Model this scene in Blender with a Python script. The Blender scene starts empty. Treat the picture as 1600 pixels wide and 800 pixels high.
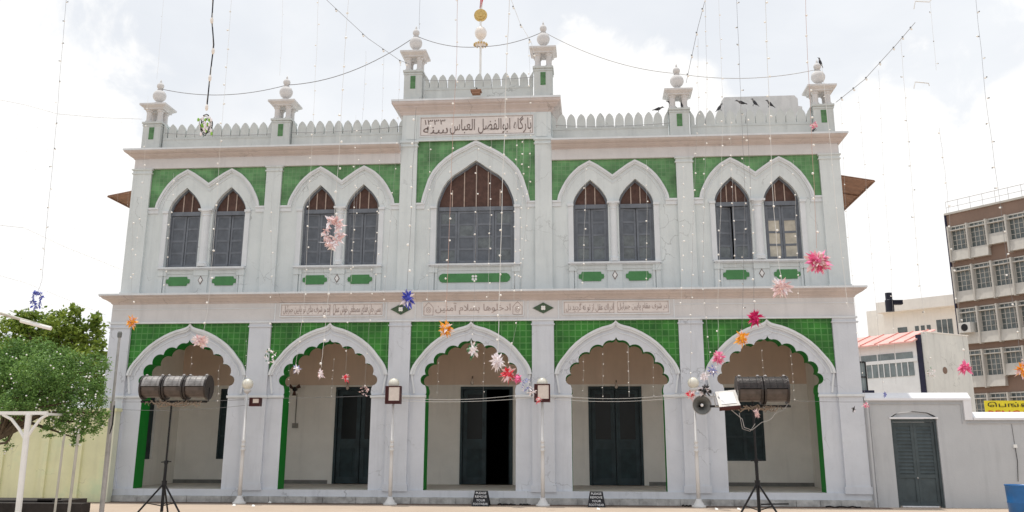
import bpy, math, random
from mathutils import Vector
from mathutils.geometry import tessellate_polygon
R = math.radians
SC = bpy.context.scene
COL = SC.collection
rnd = random.Random(7)

# ------------------------------------------------------------------ camera, sky, sun, exposure
CAM = Vector((2.8311, -21.9577, 1.25))
YAW, PIT, ROL, FPX, SY = R(4.9509), R(15.1367), R(.1404), 1498.12, -109.36
Fw = Vector((-math.sin(YAW)*math.cos(PIT), math.cos(YAW)*math.cos(PIT), math.sin(PIT)))
R0 = Vector((math.cos(YAW), math.sin(YAW), 0)); U0 = R0.cross(Fw)
Rt = R0*math.cos(ROL) + U0*math.sin(ROL); Up = -R0*math.sin(ROL) + U0*math.cos(ROL)
cd = bpy.data.cameras.new('camera'); cam = bpy.data.objects.new('camera', cd); COL.objects.link(cam)
from mathutils import Matrix
m = Matrix((Rt, Up, -Fw)).transposed().to_4x4(); m.translation = CAM; cam.matrix_world = m
cd.sensor_width = 36; cd.lens = FPX/1600*36; cd.shift_y = SY/1600; cd.clip_end = 3000; cd.clip_start = .1
SC.camera = cam
def ray(u, v): return Fw + Rt*((u-800)/FPX) + Up*((400+SY-v)/FPX)
def at(u, v, Y):                                   # the real point at depth Y seen at photo pixel (u, v)
    d = ray(u, v); return CAM + d*((Y-CAM.y)/d.y)
def pr(p):
    v = Vector(p)-CAM; z = v.dot(Fw); return 800+FPX*v.dot(Rt)/z, 400+SY-FPX*v.dot(Up)/z
def along(p, d, u):                                # how far from p along d until photo column u
    lo, hi = 0., 80.
    s = 1 if pr(Vector(p)+Vector(d)*.5)[0] > pr(p)[0] else -1
    for _ in range(45):
        k = (lo+hi)/2
        if (pr(Vector(p)+Vector(d)*k)[0]-u)*s < 0: lo = k
        else: hi = k
    return lo

SUN_EL, SUN_AZ = 81.0, -48.0                       # azimuth from +Y (behind the mosque) towards -X
sd = Vector((math.sin(R(SUN_AZ))*math.cos(R(SUN_EL)), math.cos(R(SUN_AZ))*math.cos(R(SUN_EL)), math.sin(R(SUN_EL))))
sl = bpy.data.lights.new('sun', 'SUN'); sun = bpy.data.objects.new('sun', sl); COL.objects.link(sun)
sl.energy = 2.9; sl.angle = R(.6); sl.color = (1, .95, .87)
sun.rotation_euler = sd.to_track_quat('Z', 'Y').to_euler(); sun.location = (0, 0, 60)
W = bpy.data.worlds.new('World'); SC.world = W; W.use_nodes = True
nt = W.node_tree; nt.nodes.clear()
def N(t, **k):
    n = nt.nodes.new(t)
    for a, b in k.items():
        if a.startswith('i_'): n.inputs[int(a[2:])].default_value = b
        else: setattr(n, a, b)
    return n
def Lk(a, b): nt.links.new(a, b)
def math_n(op, a, b=None, c=None):
    n = N('ShaderNodeMath', operation=op)
    for i, x in enumerate((a, b, c)):
        if x is None: continue
        if isinstance(x, (int, float)): n.inputs[i].default_value = x
        else: Lk(x, n.inputs[i])
    return n.outputs[0]
sky = N('ShaderNodeTexSky', sky_type='NISHITA', sun_disc=False, sun_elevation=R(SUN_EL), sun_rotation=R(SUN_AZ), altitude=200, air_density=1.0, dust_density=2.5)
bg1 = N('ShaderNodeBackground'); bg1.inputs[1].default_value = .10; Lk(sky.outputs[0], bg1.inputs[0])
bg2 = N('ShaderNodeBackground'); bg2.inputs[0].default_value = (.94, .965, 1, 1); bg2.inputs[1].default_value = 1.0      # thin bright veil of cloud
bg3 = N('ShaderNodeBackground'); bg3.inputs[0].default_value = (1, .995, .985, 1); bg3.inputs[1].default_value = 1.08     # cumulus
tc = N('ShaderNodeTexCoord'); geo = tc.outputs['Generated']
def noise(scale, detail, dist=0., rough=.55, stretch=None):
    n = N('ShaderNodeTexNoise'); n.inputs['Scale'].default_value = scale; n.inputs['Detail'].default_value = detail
    n.inputs['Distortion'].default_value = dist; n.inputs['Roughness'].default_value = rough
    if stretch:
        mp = N('ShaderNodeMapping'); mp.inputs['Scale'].default_value = stretch; Lk(geo, mp.inputs[0]); Lk(mp.outputs[0], n.inputs[0])
    else: Lk(geo, n.inputs[0])
    return n.outputs[0]
def ramp(x, a, b):
    n = N('ShaderNodeMapRange', interpolation_type='SMOOTHSTEP'); Lk(x, n.inputs[0]); n.inputs[1].default_value = a; n.inputs[2].default_value = b
    return n.outputs[0]
veil = math_n('ADD', math_n('MULTIPLY', ramp(noise(2.2, 6, .6, .55, (1, 1, 2.4)), .35, .7), .14), .84)
mx1 = N('ShaderNodeMixShader'); Lk(veil, mx1.inputs[0]); Lk(bg1.outputs[0], mx1.inputs[1]); Lk(bg2.outputs[0], mx1.inputs[2])
billow = noise(13, 9, .35, .6)
soft = noise(3, 4, 0, .5)
def blob(u, v, r, gain=1.):
    d = ray(u, v).normalized()
    n = N('ShaderNodeVectorMath', operation='DISTANCE'); Lk(geo, n.inputs[0]); n.inputs[1].default_value = d
    return math_n('MULTIPLY', math_n('SUBTRACT', 1., math_n('DIVIDE', n.outputs['Value'], r)), gain)
acc = None
for (u, v, r) in ((935, 150, .085), (1010, 185, .085), (870, 190, .07), (1085, 235, .07), (20, 250, .15), (110, 330, .13), (1430, 330, .14), (1390, 250, .09), (1300, 420, .14), (-60, 160, .09), (-330, 260, .3), (1850, 420, .3)):
    b = blob(u, v, r)
    acc = b if acc is None else math_n('MAXIMUM', acc, b)
shape = math_n('ADD', math_n('MULTIPLY', acc, .9), math_n('MULTIPLY', math_n('SUBTRACT', billow, .5), 1.25))
cum = ramp(shape, .02, .30)
far = ramp(math_n('ADD', soft, math_n('MULTIPLY', math_n('SUBTRACT', noise(7, 6), .5), .4)), .52, .72)
cum = math_n('MAXIMUM', cum, math_n('MULTIPLY', far, .55))
mx2 = N('ShaderNodeMixShader'); Lk(cum, mx2.inputs[0]); Lk(mx1.outputs[0], mx2.inputs[1]); Lk(bg3.outputs[0], mx2.inputs[2])
wo = N('ShaderNodeOutputWorld'); Lk(mx2.outputs[0], wo.inputs[0])
vs = SC.view_settings; vs.view_transform = 'Standard'; vs.look = 'None'; vs.gamma = 1; vs.exposure = 0.0; vs.use_curve_mapping = False
SC.cycles.max_bounces = 8; SC.cycles.diffuse_bounces = 6; SC.cycles.use_denoising = True

# ------------------------------------------------------------------ materials
def mat(name, col, rough=.7, var=.12, scale=2.5, streak=0., stain=None, bump=.0, bscale=40, metal=0., spec=.3, emit=None, trans=0.):
    M = bpy.data.materials.new(name); M.use_nodes = True; t = M.node_tree; n = t.nodes; b = n['Principled BSDF']
    b.inputs['Roughness'].default_value = rough; b.inputs['Metallic'].default_value = metal; b.inputs['Specular IOR Level'].default_value = spec
    co = n.new('ShaderNodeTexCoord').outputs['Object']
    def nz(sc, det=5, st=None):
        a = n.new('ShaderNodeTexNoise'); a.inputs['Scale'].default_value = sc; a.inputs['Detail'].default_value = det; a.inputs['Roughness'].default_value = .62
        if st:
            mp = n.new('ShaderNodeMapping'); mp.inputs['Scale'].default_value = st; t.links.new(co, mp.inputs[0]); t.links.new(mp.outputs[0], a.inputs[0])
        else: t.links.new(co, a.inputs[0])
        return a.outputs[0]
    def mr(x, a, bb, c, d):
        q = n.new('ShaderNodeMapRange'); q.inputs[1].default_value = a; q.inputs[2].default_value = bb; q.inputs[3].default_value = c; q.inputs[4].default_value = d
        t.links.new(x, q.inputs[0]); return q.outputs[0]
    def mixc(f, a, bb, bt='MIX'):
        q = n.new('ShaderNodeMix'); q.data_type = 'RGBA'; q.blend_type = bt
        for i, x in ((0, f), (6, a), (7, bb)):
            if isinstance(x, (float, int)): q.inputs[i].default_value = x
            elif isinstance(x, tuple): q.inputs[i].default_value = x
            else: t.links.new(x, q.inputs[i])
        return q.outputs[2]
    c = tuple(col)+(1,)
    lo = tuple(x*(1-var) for x in col)+(1,); hi = tuple(min(1, x*(1+var)) for x in col)+(1,)
    out = mixc(mr(nz(scale), .3, .7, 0, 1), lo, hi)
    if streak:
        f = mr(nz(1.0, 6, (5.5, 5.5, .55)), .52, .78, 0, streak)
        out = mixc(f, out, (col[0]*.62, col[1]*.63, col[2]*.64, 1))
        f2 = mr(nz(11, 3), .60, .8, 0, streak*.8)
        out = mixc(f2, out, (col[0]*.75, col[1]*.74, col[2]*.72, 1))
    if streak > .3 and col[0] > .4:
        v = n.new('ShaderNodeTexVoronoi'); v.feature = 'DISTANCE_TO_EDGE'; v.inputs['Scale'].default_value = 1.1
        wp = n.new('ShaderNodeVectorMath'); wp.operation = 'MULTIPLY_ADD'; tn = n.new('ShaderNodeTexNoise'); tn.inputs['Scale'].default_value = 3.; tn.inputs['Detail'].default_value = 6
        t.links.new(co, tn.inputs[0]); t.links.new(tn.outputs[1], wp.inputs[0]); wp.inputs[1].default_value = (.5, .5, .5); t.links.new(co, wp.inputs[2]); t.links.new(wp.outputs[0], v.inputs[0])
        ck = mr(v.outputs[0], 0, .012, 1, 0); gate_ = mr(nz(.9, 2), .5, .6, 0, .55)
        mm = n.new('ShaderNodeMath'); mm.operation = 'MULTIPLY'; t.links.new(ck, mm.inputs[0]); t.links.new(gate_, mm.inputs[1])
        out = mixc(mm.outputs[0], out, (col[0]*.35, col[1]*.34, col[2]*.33, 1))
        pt = mr(nz(.8, 3), .56, .60, 0, .14); out = mixc(pt, out, (min(1, col[0]*1.18), min(1, col[1]*1.16), min(1, col[2]*1.12), 1))
    if stain:
        f = mr(nz(stain[3], 6), .52, .7, 0, stain[4])
        out = mixc(f, out, tuple(stain[:3])+(1,))
    t.links.new(out, b.inputs['Base Color'])
    if bump:
        bp = n.new('ShaderNodeBump'); bp.inputs['Strength'].default_value = bump; bp.inputs['Distance'].default_value = .01
        t.links.new(nz(bscale, 4), bp.inputs['Height']); t.links.new(bp.outputs[0], b.inputs['Normal'])
    if emit: b.inputs['Emission Color'].default_value = tuple(emit[:3])+(1,); b.inputs['Emission Strength'].default_value = emit[3]
    if trans: b.inputs['Transmission Weight'].default_value = trans
    return M
def tile_mat(name, c1, c2, mortar, w, h, rough=.25, bmp=.5, scale_mortar=.012, offset=0.):
    M = mat(name, c1, rough, 0.0); t = M.node_tree; n = t.nodes; b = n['Principled BSDF']
    co = n.new('ShaderNodeTexCoord').outputs['Object']
    sp = n.new('ShaderNodeSeparateXYZ'); cb = n.new('ShaderNodeCombineXYZ'); t.links.new(co, sp.inputs[0])
    t.links.new(sp.outputs[0], cb.inputs[0]); t.links.new(sp.outputs[2], cb.inputs[1])
    br = n.new('ShaderNodeTexBrick'); t.links.new(cb.outputs[0], br.inputs[0]); br.offset = offset
    br.inputs['Color1'].default_value = c1+(1,); br.inputs['Color2'].default_value = c2+(1,); br.inputs['Mortar'].default_value = mortar+(1,)
    br.inputs['Scale'].default_value = 1; br.inputs['Brick Width'].default_value = w; br.inputs['Row Height'].default_value = h
    br.inputs['Mortar Size'].default_value = scale_mortar; br.inputs['Mortar Smooth'].default_value = .3
    nz = n.new('ShaderNodeTexNoise'); nz.inputs['Scale'].default_value = 2.2; nz.inputs['Detail'].default_value = 6; t.links.new(co, nz.inputs[0])
    mr = n.new('ShaderNodeMapRange'); mr.inputs[1].default_value = .3; mr.inputs[2].default_value = .7; mr.inputs[3].default_value = .62; mr.inputs[4].default_value = 1.35; t.links.new(nz.outputs[0], mr.inputs[0])
    vm = n.new('ShaderNodeVectorMath'); vm.operation = 'SCALE'; t.links.new(br.outputs[0], vm.inputs[0]); t.links.new(mr.outputs[0], vm.inputs['Scale'])
    t.links.new(vm.outputs[0], b.inputs['Base Color'])
    bp = n.new('ShaderNodeBump'); bp.inputs['Strength'].default_value = bmp; bp.inputs['Distance'].default_value = .01; bp.invert = True
    t.links.new(br.outputs[1], bp.inputs['Height']); t.links.new(bp.outputs[0], b.inputs['Normal'])
    return M
wall_c = (.59, .62, .67)
up_c = (.635, .68, .685)
M = dict(
 wall=mat('limewash_lower', wall_c, .85, .06, 1.3, .42, bump=.25, bscale=30),
 upper=mat('limewash_upper', up_c, .85, .05, 1.3, .42, bump=.25, bscale=30),
 trim=mat('limewash_trim', (.67, .70, .725), .85, .05, 3, .30, bump=.2),
 friezep=mat('limewash_frieze', (.62, .615, .62), .85, .06, 2, .3, bump=.25),
 cornice=mat('limewash_cornice_bounce_tint', (.56, .50, .48), .85, .07, 2, .38, bump=.3),  # warm bounce from the ground is put into this colour
 parapet=mat('limewash_parapet', (.545, .575, .565), .9, .07, 3, .42, bump=.3),
 turret=mat('limewash_turret', (.62, .61, .605), .85, .07, 5, .4, bump=.3),
 tile=tile_mat('green_glazed_tile', (.018, .135, .012), (.034, .19, .020), (.085, .25, .065), .14, .14, .25, .5, .013),
 tile2=tile_mat('green_faded_tile', (.090, .225, .088), (.125, .285, .118), (.15, .28, .135), .10, .10, .4, .3, .008),
 green=mat('green_paint', (.004, .20, .02), .55, .12, 3, .15),
 green2=mat('green_cartouche_paint', (.075, .235, .085), .6, .12, 6, .2),
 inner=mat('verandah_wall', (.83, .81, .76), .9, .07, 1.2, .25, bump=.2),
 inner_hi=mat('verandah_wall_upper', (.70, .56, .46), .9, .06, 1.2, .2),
 vfloor=mat('verandah_floor_stone', (.56, .54, .50), .7, .12, 3),
 dado=mat('verandah_floor_edge', (.20, .20, .19), .9, .2, 4),
 plinth=mat('plinth_stone', (.43, .43, .42), .9, .28, 5, .7, stain=(.12, .11, .10, 3.5, .6), bump=.5, bscale=18),
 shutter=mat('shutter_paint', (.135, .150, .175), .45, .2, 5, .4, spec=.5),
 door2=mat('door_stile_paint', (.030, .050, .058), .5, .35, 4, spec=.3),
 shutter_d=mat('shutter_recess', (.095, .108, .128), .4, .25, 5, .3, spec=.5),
 lunette=mat('lunette_wood', (.085, .045, .035), .6, .3, 8),
 batten=mat('pale_batten', (.42, .33, .28), .7, .2, 8),
 door=mat('dark_door_paint', (.017, .036, .042), .5, .35, 4, .2, spec=.3),
 doorglass=mat('door_glass', (.005, .009, .010), .3, .2, 4, spec=.25),
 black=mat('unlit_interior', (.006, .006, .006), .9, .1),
 paneglass=mat('window_pane', (.10, .115, .12), .12, .4, 6, spec=.7),
 litpane=mat('lit_pane_beige', (.48, .45, .38), .7, .2, 6),  # beige of lit window glass, the light put into the pane colour
 panel=mat('inscription_plaster', (.70, .655, .635), .85, .06, 6, .2),
 ink=mat('inscription_paint', (.19, .15, .14), .7, .2, 20),
 ink2=mat('inscription_faded', (.37, .30, .28), .7, .2, 20),
 diamond=mat('dark_diamond', (.06, .10, .06), .6, .2, 10),
 white=mat('white_paint', (.80, .80, .78), .6, .05, 5, .15),
 awning=mat('rusty_awning', (.30, .175, .12), .8, .25, 5, .5),
 post=mat('post_paint', (.68, .68, .68), .5, .06, 6, .2),
 polepaint=mat('chalky_pole', (.50, .48, .42), .7, .1, 6, .3),
 globe=mat('milk_glass', (.75, .73, .64), .25, .04, 5, spec=.5),
 maroon=mat('maroon_metal', (.065, .018, .018), .45, .2, 9, metal=.2),
 lampglass=mat('lamp_glass', (.66, .58, .52), .15, .1, 9, spec=.7),
 whiteglass=mat('flood_glass', (.85, .85, .86), .12, .03, 9, spec=.7),
 drum=mat('weathered_drum', (.25, .24, .235), .45, .45, 9, .6, bump=.3, metal=.35),
 drumshade=mat('shaded_drum_underside', (.07, .055, .048), .35, .5, 9, .4, spec=.5),  # dark colour imitates the shade on the underside of the drums
 drumd=mat('black_drum', (.028, .022, .02), .3, .5, 14, .3, bump=.4, metal=.3, spec=.6),
 dark=mat('dark_metal', (.02, .02, .022), .45, .3, 10, metal=.4),
 rope=mat('dusty_rope', (.28, .22, .17), .9, .3, 12),
 horn=mat('horn_grey', (.16, .165, .16), .5, .2, 9, metal=.2),
 steel=mat('galvanised_steel', (.42, .41, .40), .5, .2, 6, .3, metal=.3),
 wire=mat('cable', (.24, .24, .25), .6, .1),
 wirel=mat('pale_cable', (.72, .72, .70), .6, .1),
 wirep=mat('pinkish_cable', (.55, .36, .30), .6, .1),
 bulb=mat('bulb_white', (.88, .87, .83), .3, .03, 9, spec=.6),
 bulbd=mat('bulb_holder', (.22, .23, .24), .5, .1),
 gold=mat('gold_foil', (.62, .43, .16), .35, .25, 20, metal=.6),
 crystal=mat('clear_plastic', (.80, .74, .68), .15, .1, 20, spec=.8),
 red=mat('red_cloth', (.52, .015, .05), .7, .1, 9),
 crow=mat('crow_feathers', (.022, .022, .028), .45, .3, 30, spec=.5),
 crowg=mat('crow_grey_neck', (.16, .15, .145), .6, .2, 30),
 board=mat('black_board', (.015, .015, .018), .5, .2, 9),
 chalk=mat('white_lettering', (.75, .76, .78), .6, .05, 9),
 coping=mat('white_coping', (.76, .765, .79), .8, .04, 2, .12),
 bwall=mat('compound_wall', (.49, .505, .52), .9, .05, 1.5, .3, bump=.3, bscale=25),
 gate=mat('grey_door_paint', (.065, .085, .092), .5, .2, 5, .4),
 blue=mat('blue_plastic', (.012, .12, .34), .4, .12, 4, .2, spec=.5),
 bluein=mat('blue_plastic_inside', (.01, .07, .2), .5, .1),
 yellow=mat('yellow_wall_paint', (.72, .72, .47), .9, .10, .9, .35, stain=(.56, .68, .45, 1.0, .7), bump=.2),
 ywhite=mat('yellow_wall_pier', (.66, .68, .55), .9, .06, 2, .3),
 kerb=mat('dark_stone', (.035, .030, .028), .8, .3, 7, bump=.4),
 bark=mat('bark', (.10, .075, .05), .9, .3, 12, bump=.6),
 signy=mat('yellow_sign', (.82, .70, .04), .5, .04, 3),
 signr=mat('red_lettering', (.62, .05, .02), .5, .05),
 signk=mat('dark_lettering', (.04, .03, .02), .5, .05),
 office=mat('brown_render', (.215, .150, .118), .85, .10, .5, .3),
 officew=mat('office_trim', (.50, .485, .45), .8, .08, 1.5, .3),
 officeg=mat('office_glass', (.10, .12, .12), .15, .5, 1.2, spec=.6),
 far_white=mat('cream_render', (.86, .84, .79), .85, .06, .6, .25),
 far_grey=mat('bare_render', (.66, .67, .64), .9, .08, .8, .4),
 verandah=mat('verandah_white', (.76, .79, .81), .7, .05, 2, .1),
 verglass=mat('verandah_glass', (.16, .20, .21), .15, .35, 1.4, spec=.6),
 rtile=mat('salmon_sheet', (.78, .44, .40), .7, .15, 1.5, .3),
 rrib=mat('red_ridge', (.62, .29, .25), .7, .1),
 navy=mat('dark_blue_gap', (.02, .022, .05), .7, .2),
 tank=mat('black_tank', (.012, .014, .028), .4, .1),
 ac=mat('ac_casing', (.62, .62, .6), .6, .05),
 switch=mat('switch_grey', (.25, .24, .22), .6, .1),
)
def star_mat(name, c): return mat(name, c, .5, .15, 30, spec=.5)
SM = dict(pink=star_mat('pink_foil', (.84, .20, .40)), white=star_mat('white_foil', (.86, .80, .82)), blush=star_mat('blush_foil', (.80, .60, .60)),
          orange=star_mat('orange_foil', (.90, .40, .03)), blue=star_mat('blue_foil', (.06, .08, .48)), red=star_mat('red_foil', (.75, .04, .07)),
          green=star_mat('green_foil', (.03, .16, .05)), violet=star_mat('violet_foil', (.25, .28, .55)), magenta=star_mat('magenta_foil', (.62, .02, .16)), black=star_mat('black_foil', (.03, .03, .03)),
          lime=star_mat('lime_foil', (.25, .50, .06)))
def leaf_mat(name, c1, c2):
    Mx = bpy.data.materials.new(name); Mx.use_nodes = True; t = Mx.node_tree; n = t.nodes; b = n['Principled BSDF']
    co = n.new('ShaderNodeTexCoord').outputs['Object']; a = n.new('ShaderNodeTexNoise'); a.inputs['Scale'].default_value = 2.2; a.inputs['Detail'].default_value = 4; t.links.new(co, a.inputs[0])
    g = n.new('ShaderNodeNewGeometry'); ad = n.new('ShaderNodeMath'); ad.operation = 'MULTIPLY_ADD'
    t.links.new(g.outputs['Random Per Island'], ad.inputs[0]); ad.inputs[1].default_value = .5; t.links.new(a.outputs[0], ad.inputs[2])
    mr = n.new('ShaderNodeMapRange'); mr.inputs[1].default_value = .45; mr.inputs[2].default_value = 1.0; t.links.new(ad.outputs[0], mr.inputs[0])
    mx = n.new('ShaderNodeMix'); mx.data_type = 'RGBA'; mx.inputs[6].default_value = c1+(1,); mx.inputs[7].default_value = c2+(1,); t.links.new(mr.outputs[0], mx.inputs[0])
    t.links.new(mx.outputs[2], b.inputs['Base Color']); b.inputs['Roughness'].default_value = .55
    tr = n.new('ShaderNodeBsdfTranslucent'); t.links.new(mx.outputs[2], tr.inputs[0]); ms = n.new('ShaderNodeMixShader'); ms.inputs[0].default_value = .3
    t.links.new(b.outputs[0], ms.inputs[1]); t.links.new(tr.outputs[0], ms.inputs[2]); t.links.new(ms.outputs[0], n['Material Output'].inputs[0])
    return Mx
M['leaf_far'] = leaf_mat('sunlit_olive_leaf', (.10, .18, .02), (.33, .42, .07))
M['leaf_near'] = leaf_mat('dense_green_leaf', (.06, .14, .03), (.23, .40, .10))

# ------------------------------------------------------------------ mesh helpers
class MB:
    def __init__(s): s.v = []; s.f = []; s.m = []; s.mats = []; s.cur = 0
    def use(s, m):
        if m not in s.mats: s.mats.append(m)
        s.cur = s.mats.index(m); return s
    def face(s, *i): s.f.append(tuple(i)); s.m.append(s.cur)
    def add(s, pts): k = len(s.v); s.v += [tuple(p) for p in pts]; return k
    def box(s, x0, x1, y0, y1, z0, z1):
        k = s.add([(x, y, z) for z in (z0, z1) for y in (y0, y1) for x in (x0, x1)])
        for q in ((0, 2, 3, 1), (4, 5, 7, 6), (0, 1, 5, 4), (2, 6, 7, 3), (0, 4, 6, 2), (1, 3, 7, 5)): s.face(*[k+i for i in q])
        return s
    def quad(s, *p): k = s.add(p); s.face(*range(k, k+len(p))); return s
    def poly(s, loops, y0, y1, skip=None, back=True):       # loops in (x, z); first the outline, then holes; y0 front
        pts = [p for l in loops for p in l]
        tri = tessellate_polygon([[Vector((p[0], p[1], 0)) for p in l] for l in loops])
        a = s.add([(x, y0, z) for x, z in pts]); b = s.add([(x, y1, z) for x, z in pts])
        for t in tri:
            p, q, r = [pts[i] for i in t]
            cr = (q[0]-p[0])*(r[1]-p[1])-(q[1]-p[1])*(r[0]-p[0])
            if abs(cr) < 1e-12: continue
            t = t if cr > 0 else t[::-1]
            s.face(*[a+i for i in t])
            if back: s.face(*[b+i for i in reversed(t)])
        o = 0; c = 0
        for l in loops:
            n = len(l); ar = sum(l[i][0]*l[(i+1) % n][1]-l[(i+1) % n][0]*l[i][1] for i in range(n))
            flip = (ar < 0) != (l is not loops[0])
            for i in range(n):
                j = (i+1) % n
                if not (skip and skip(l[i], l[j])):
                    f = (a+o+i, b+o+i, b+o+j, a+o+j)
                    s.face(*(f if (ar > 0) else f[::-1]))
            o += n
        return s
    def lathe(s, prof, c=(0, 0, 0), seg=12, axis='Z', cap=True):
        k = len(s.v)
        for r, h in prof:
            for i in range(seg):
                a = 2*math.pi*i/seg; p = (r*math.cos(a), r*math.sin(a), h)
                if axis == 'X': p = (p[2], p[0], p[1])
                if axis == 'Y': p = (p[0], -p[2], p[1])
                s.v.append((c[0]+p[0], c[1]+p[1], c[2]+p[2]))
        for j in range(len(prof)-1):
            for i in range(seg):
                i2 = (i+1) % seg; s.face(k+j*seg+i, k+j*seg+i2, k+(j+1)*seg+i2, k+(j+1)*seg+i)
        if cap and prof[0][0] > 1e-5: s.face(*[k+i for i in reversed(range(seg))])
        if cap and prof[-1][0] > 1e-5: s.face(*[k+(len(prof)-1)*seg+i for i in range(seg)])
        return s
    def tube(s, pts, r, seg=6, r1=None):
        pts = [Vector(p) for p in pts]; n = len(pts); k = len(s.v)
        for j, p in enumerate(pts):
            d = (pts[min(j+1, n-1)]-pts[max(j-1, 0)]).normalized()
            a = d.cross(Vector((0, 1, 0)) if abs(d.y) < .9 else Vector((1, 0, 0))).normalized(); b = d.cross(a)
            rr = r if r1 is None else r+(r1-r)*j/(n-1)
            for i in range(seg):
                t = 2*math.pi*i/seg; s.v.append(tuple(p+a*(rr*math.cos(t))+b*(rr*math.sin(t))))
        for j in range(n-1):
            for i in range(seg):
                i2 = (i+1) % seg; s.face(k+j*seg+i, k+(j+1)*seg+i, k+(j+1)*seg+i2, k+j*seg+i2)
        s.face(*[k+i for i in range(seg)]); s.face(*[k+(n-1)*seg+i for i in reversed(range(seg))])
        return s
    def ell(s, c, rx, ry, rz, seg=8, rings=5):
        k = len(s.v)
        for j in range(rings+1):
            ph = math.pi*j/rings; rr = max(math.sin(ph), .02)
            for i in range(seg):
                a = 2*math.pi*i/seg; s.v.append((c[0]+rx*rr*math.cos(a), c[1]+ry*rr*math.sin(a), c[2]-rz*math.cos(ph)))
        for j in range(rings):
            for i in range(seg):
                i2 = (i+1) % seg; s.face(k+j*seg+i, k+j*seg+i2, k+(j+1)*seg+i2, k+(j+1)*seg+i)
        return s
    def sweep(s, prof, x0, x1, yf, yb):                     # cornice: profile (outset, z) led round three sides
        k = len(s.v); n = len(prof)
        for o, z in prof: s.v += [(x0-o, yb, z), (x0-o, yf-o, z), (x1+o, yf-o, z), (x1+o, yb, z)]
        for j in range(n-1):
            for i in range(3): s.face(k+j*4+i, k+j*4+i+1, k+j*4+5+i, k+j*4+4+i)
        s.face(*[k+(n-1)*4+i for i in range(4)]); s.face(*[k+i for i in reversed(range(4))])
        s.face(*([k+j*4 for j in range(n)][::-1])); s.face(*[k+j*4+3 for j in range(n)])
        return s
    def band(s, path, w0, w1, yf, yb):                      # raised strip following a curve, between two inward offsets
        n = len(path); nr = []
        for i in range(n):
            a = Vector(path[max(i-1, 0)]); b = Vector(path[min(i+1, n-1)]); p = Vector(path[i])
            d0 = (p-a).normalized() if i else (b-p).normalized(); d1 = (b-p).normalized() if i < n-1 else d0
            n0 = Vector((d0.y, -d0.x)); n1 = Vector((d1.y, -d1.x)); q = (n0+n1)
            q = q/max(q.length_squared/2, .35); nr.append(q)
        A = [Vector(p)+q*w0 for p, q in zip(path, nr)]; B = [Vector(p)+q*w1 for p, q in zip(path, nr)]
        k = len(s.v)
        for a, b in zip(A, B): s.v += [(a.x, yf, a.y), (b.x, yf, b.y), (a.x, yb, a.y), (b.x, yb, b.y)]
        for i in range(n-1):
            o = k+4*i; e = o+4
            s.face(o, e, e+1, o+1); s.face(o+2, e+2, e, o); s.face(o+1, e+1, e+3, o+3)
        s.face(k, k+1, k+3, k+2); o = k+4*(n-1); s.face(o, o+2, o+3, o+1)
        return s
    def build(s, name, m=None, parent=None, local=False, smooth=False):
        me = bpy.data.meshes.new(name); off = Vector((0, 0, 0))
        if parent is not None and not local:
            q = parent
            while q is not None: off += q.location; q = q.parent
        me.from_pydata([(a-off.x, b-off.y, c-off.z) for a, b, c in s.v], [], s.f)
        if s.mats:
            for x in s.mats: me.materials.append(M[x] if isinstance(x, str) else x)
            me.polygons.foreach_set('material_index', s.m)
        else: me.materials.append(M[m] if isinstance(m, str) else m)
        if smooth: me.polygons.foreach_set('use_smooth', [True]*len(s.f))
        me.update(); o = bpy.data.objects.new(name, me); COL.objects.link(o); o.parent = parent
        return o
def tag(o, label=None, cat=None, group=None, kind=None):
    for k, v in (('label', label), ('category', cat), ('group', group), ('kind', kind)):
        if v: o[k] = v
    return o
def thing(name, loc, label, cat, group=None, rz=0):
    o = bpy.data.objects.new(name, None); COL.objects.link(o); o.empty_display_size = .2; o.location = loc; o.rotation_euler.z = rz
    return tag(o, label, cat, group)
def bx(name, m, parent, *b): return MB().box(*b).build(name, m, parent)
def copy_tree(o, parent=None):
    c = o.copy(); COL.objects.link(c); c.parent = parent
    for ch in list(o.children): copy_tree(ch, c)
    return c
def text(name, s, w, h, c, m, parent, depth=.006, stretch=True, rot=None):
    cu = bpy.data.curves.new(name, 'FONT'); cu.body = s; cu.resolution_u = 2; cu.extrude = .02
    t = bpy.data.objects.new('tmp_text', cu); COL.objects.link(t)
    dg = bpy.context.evaluated_depsgraph_get(); me = bpy.data.meshes.new_from_object(t.evaluated_get(dg)); bpy.data.objects.remove(t)
    xs = [v.co.x for v in me.vertices]; ys = [v.co.y for v in me.vertices]
    if not xs: return None
    x0, x1, y0, y1 = min(xs), max(xs), min(ys), max(ys); sx = w/(x1-x0); sz = h/(y1-y0)
    if not stretch: sx = sz = min(sx, sz)
    off = Vector((0, 0, 0)); q = parent
    while q is not None: off += q.location; q = q.parent
    for v in me.vertices:
        p = Vector(((v.co.x-(x0+x1)/2)*sx, -v.co.z/.02*depth/2, (v.co.y-(y0+y1)/2)*sz))
        if rot: p = rot @ p
        v.co = p + Vector(c) - off
    me.materials.clear(); me.materials.append(M[m]); o = bpy.data.objects.new(name, me); COL.objects.link(o); o.parent = parent
    return o
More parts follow.
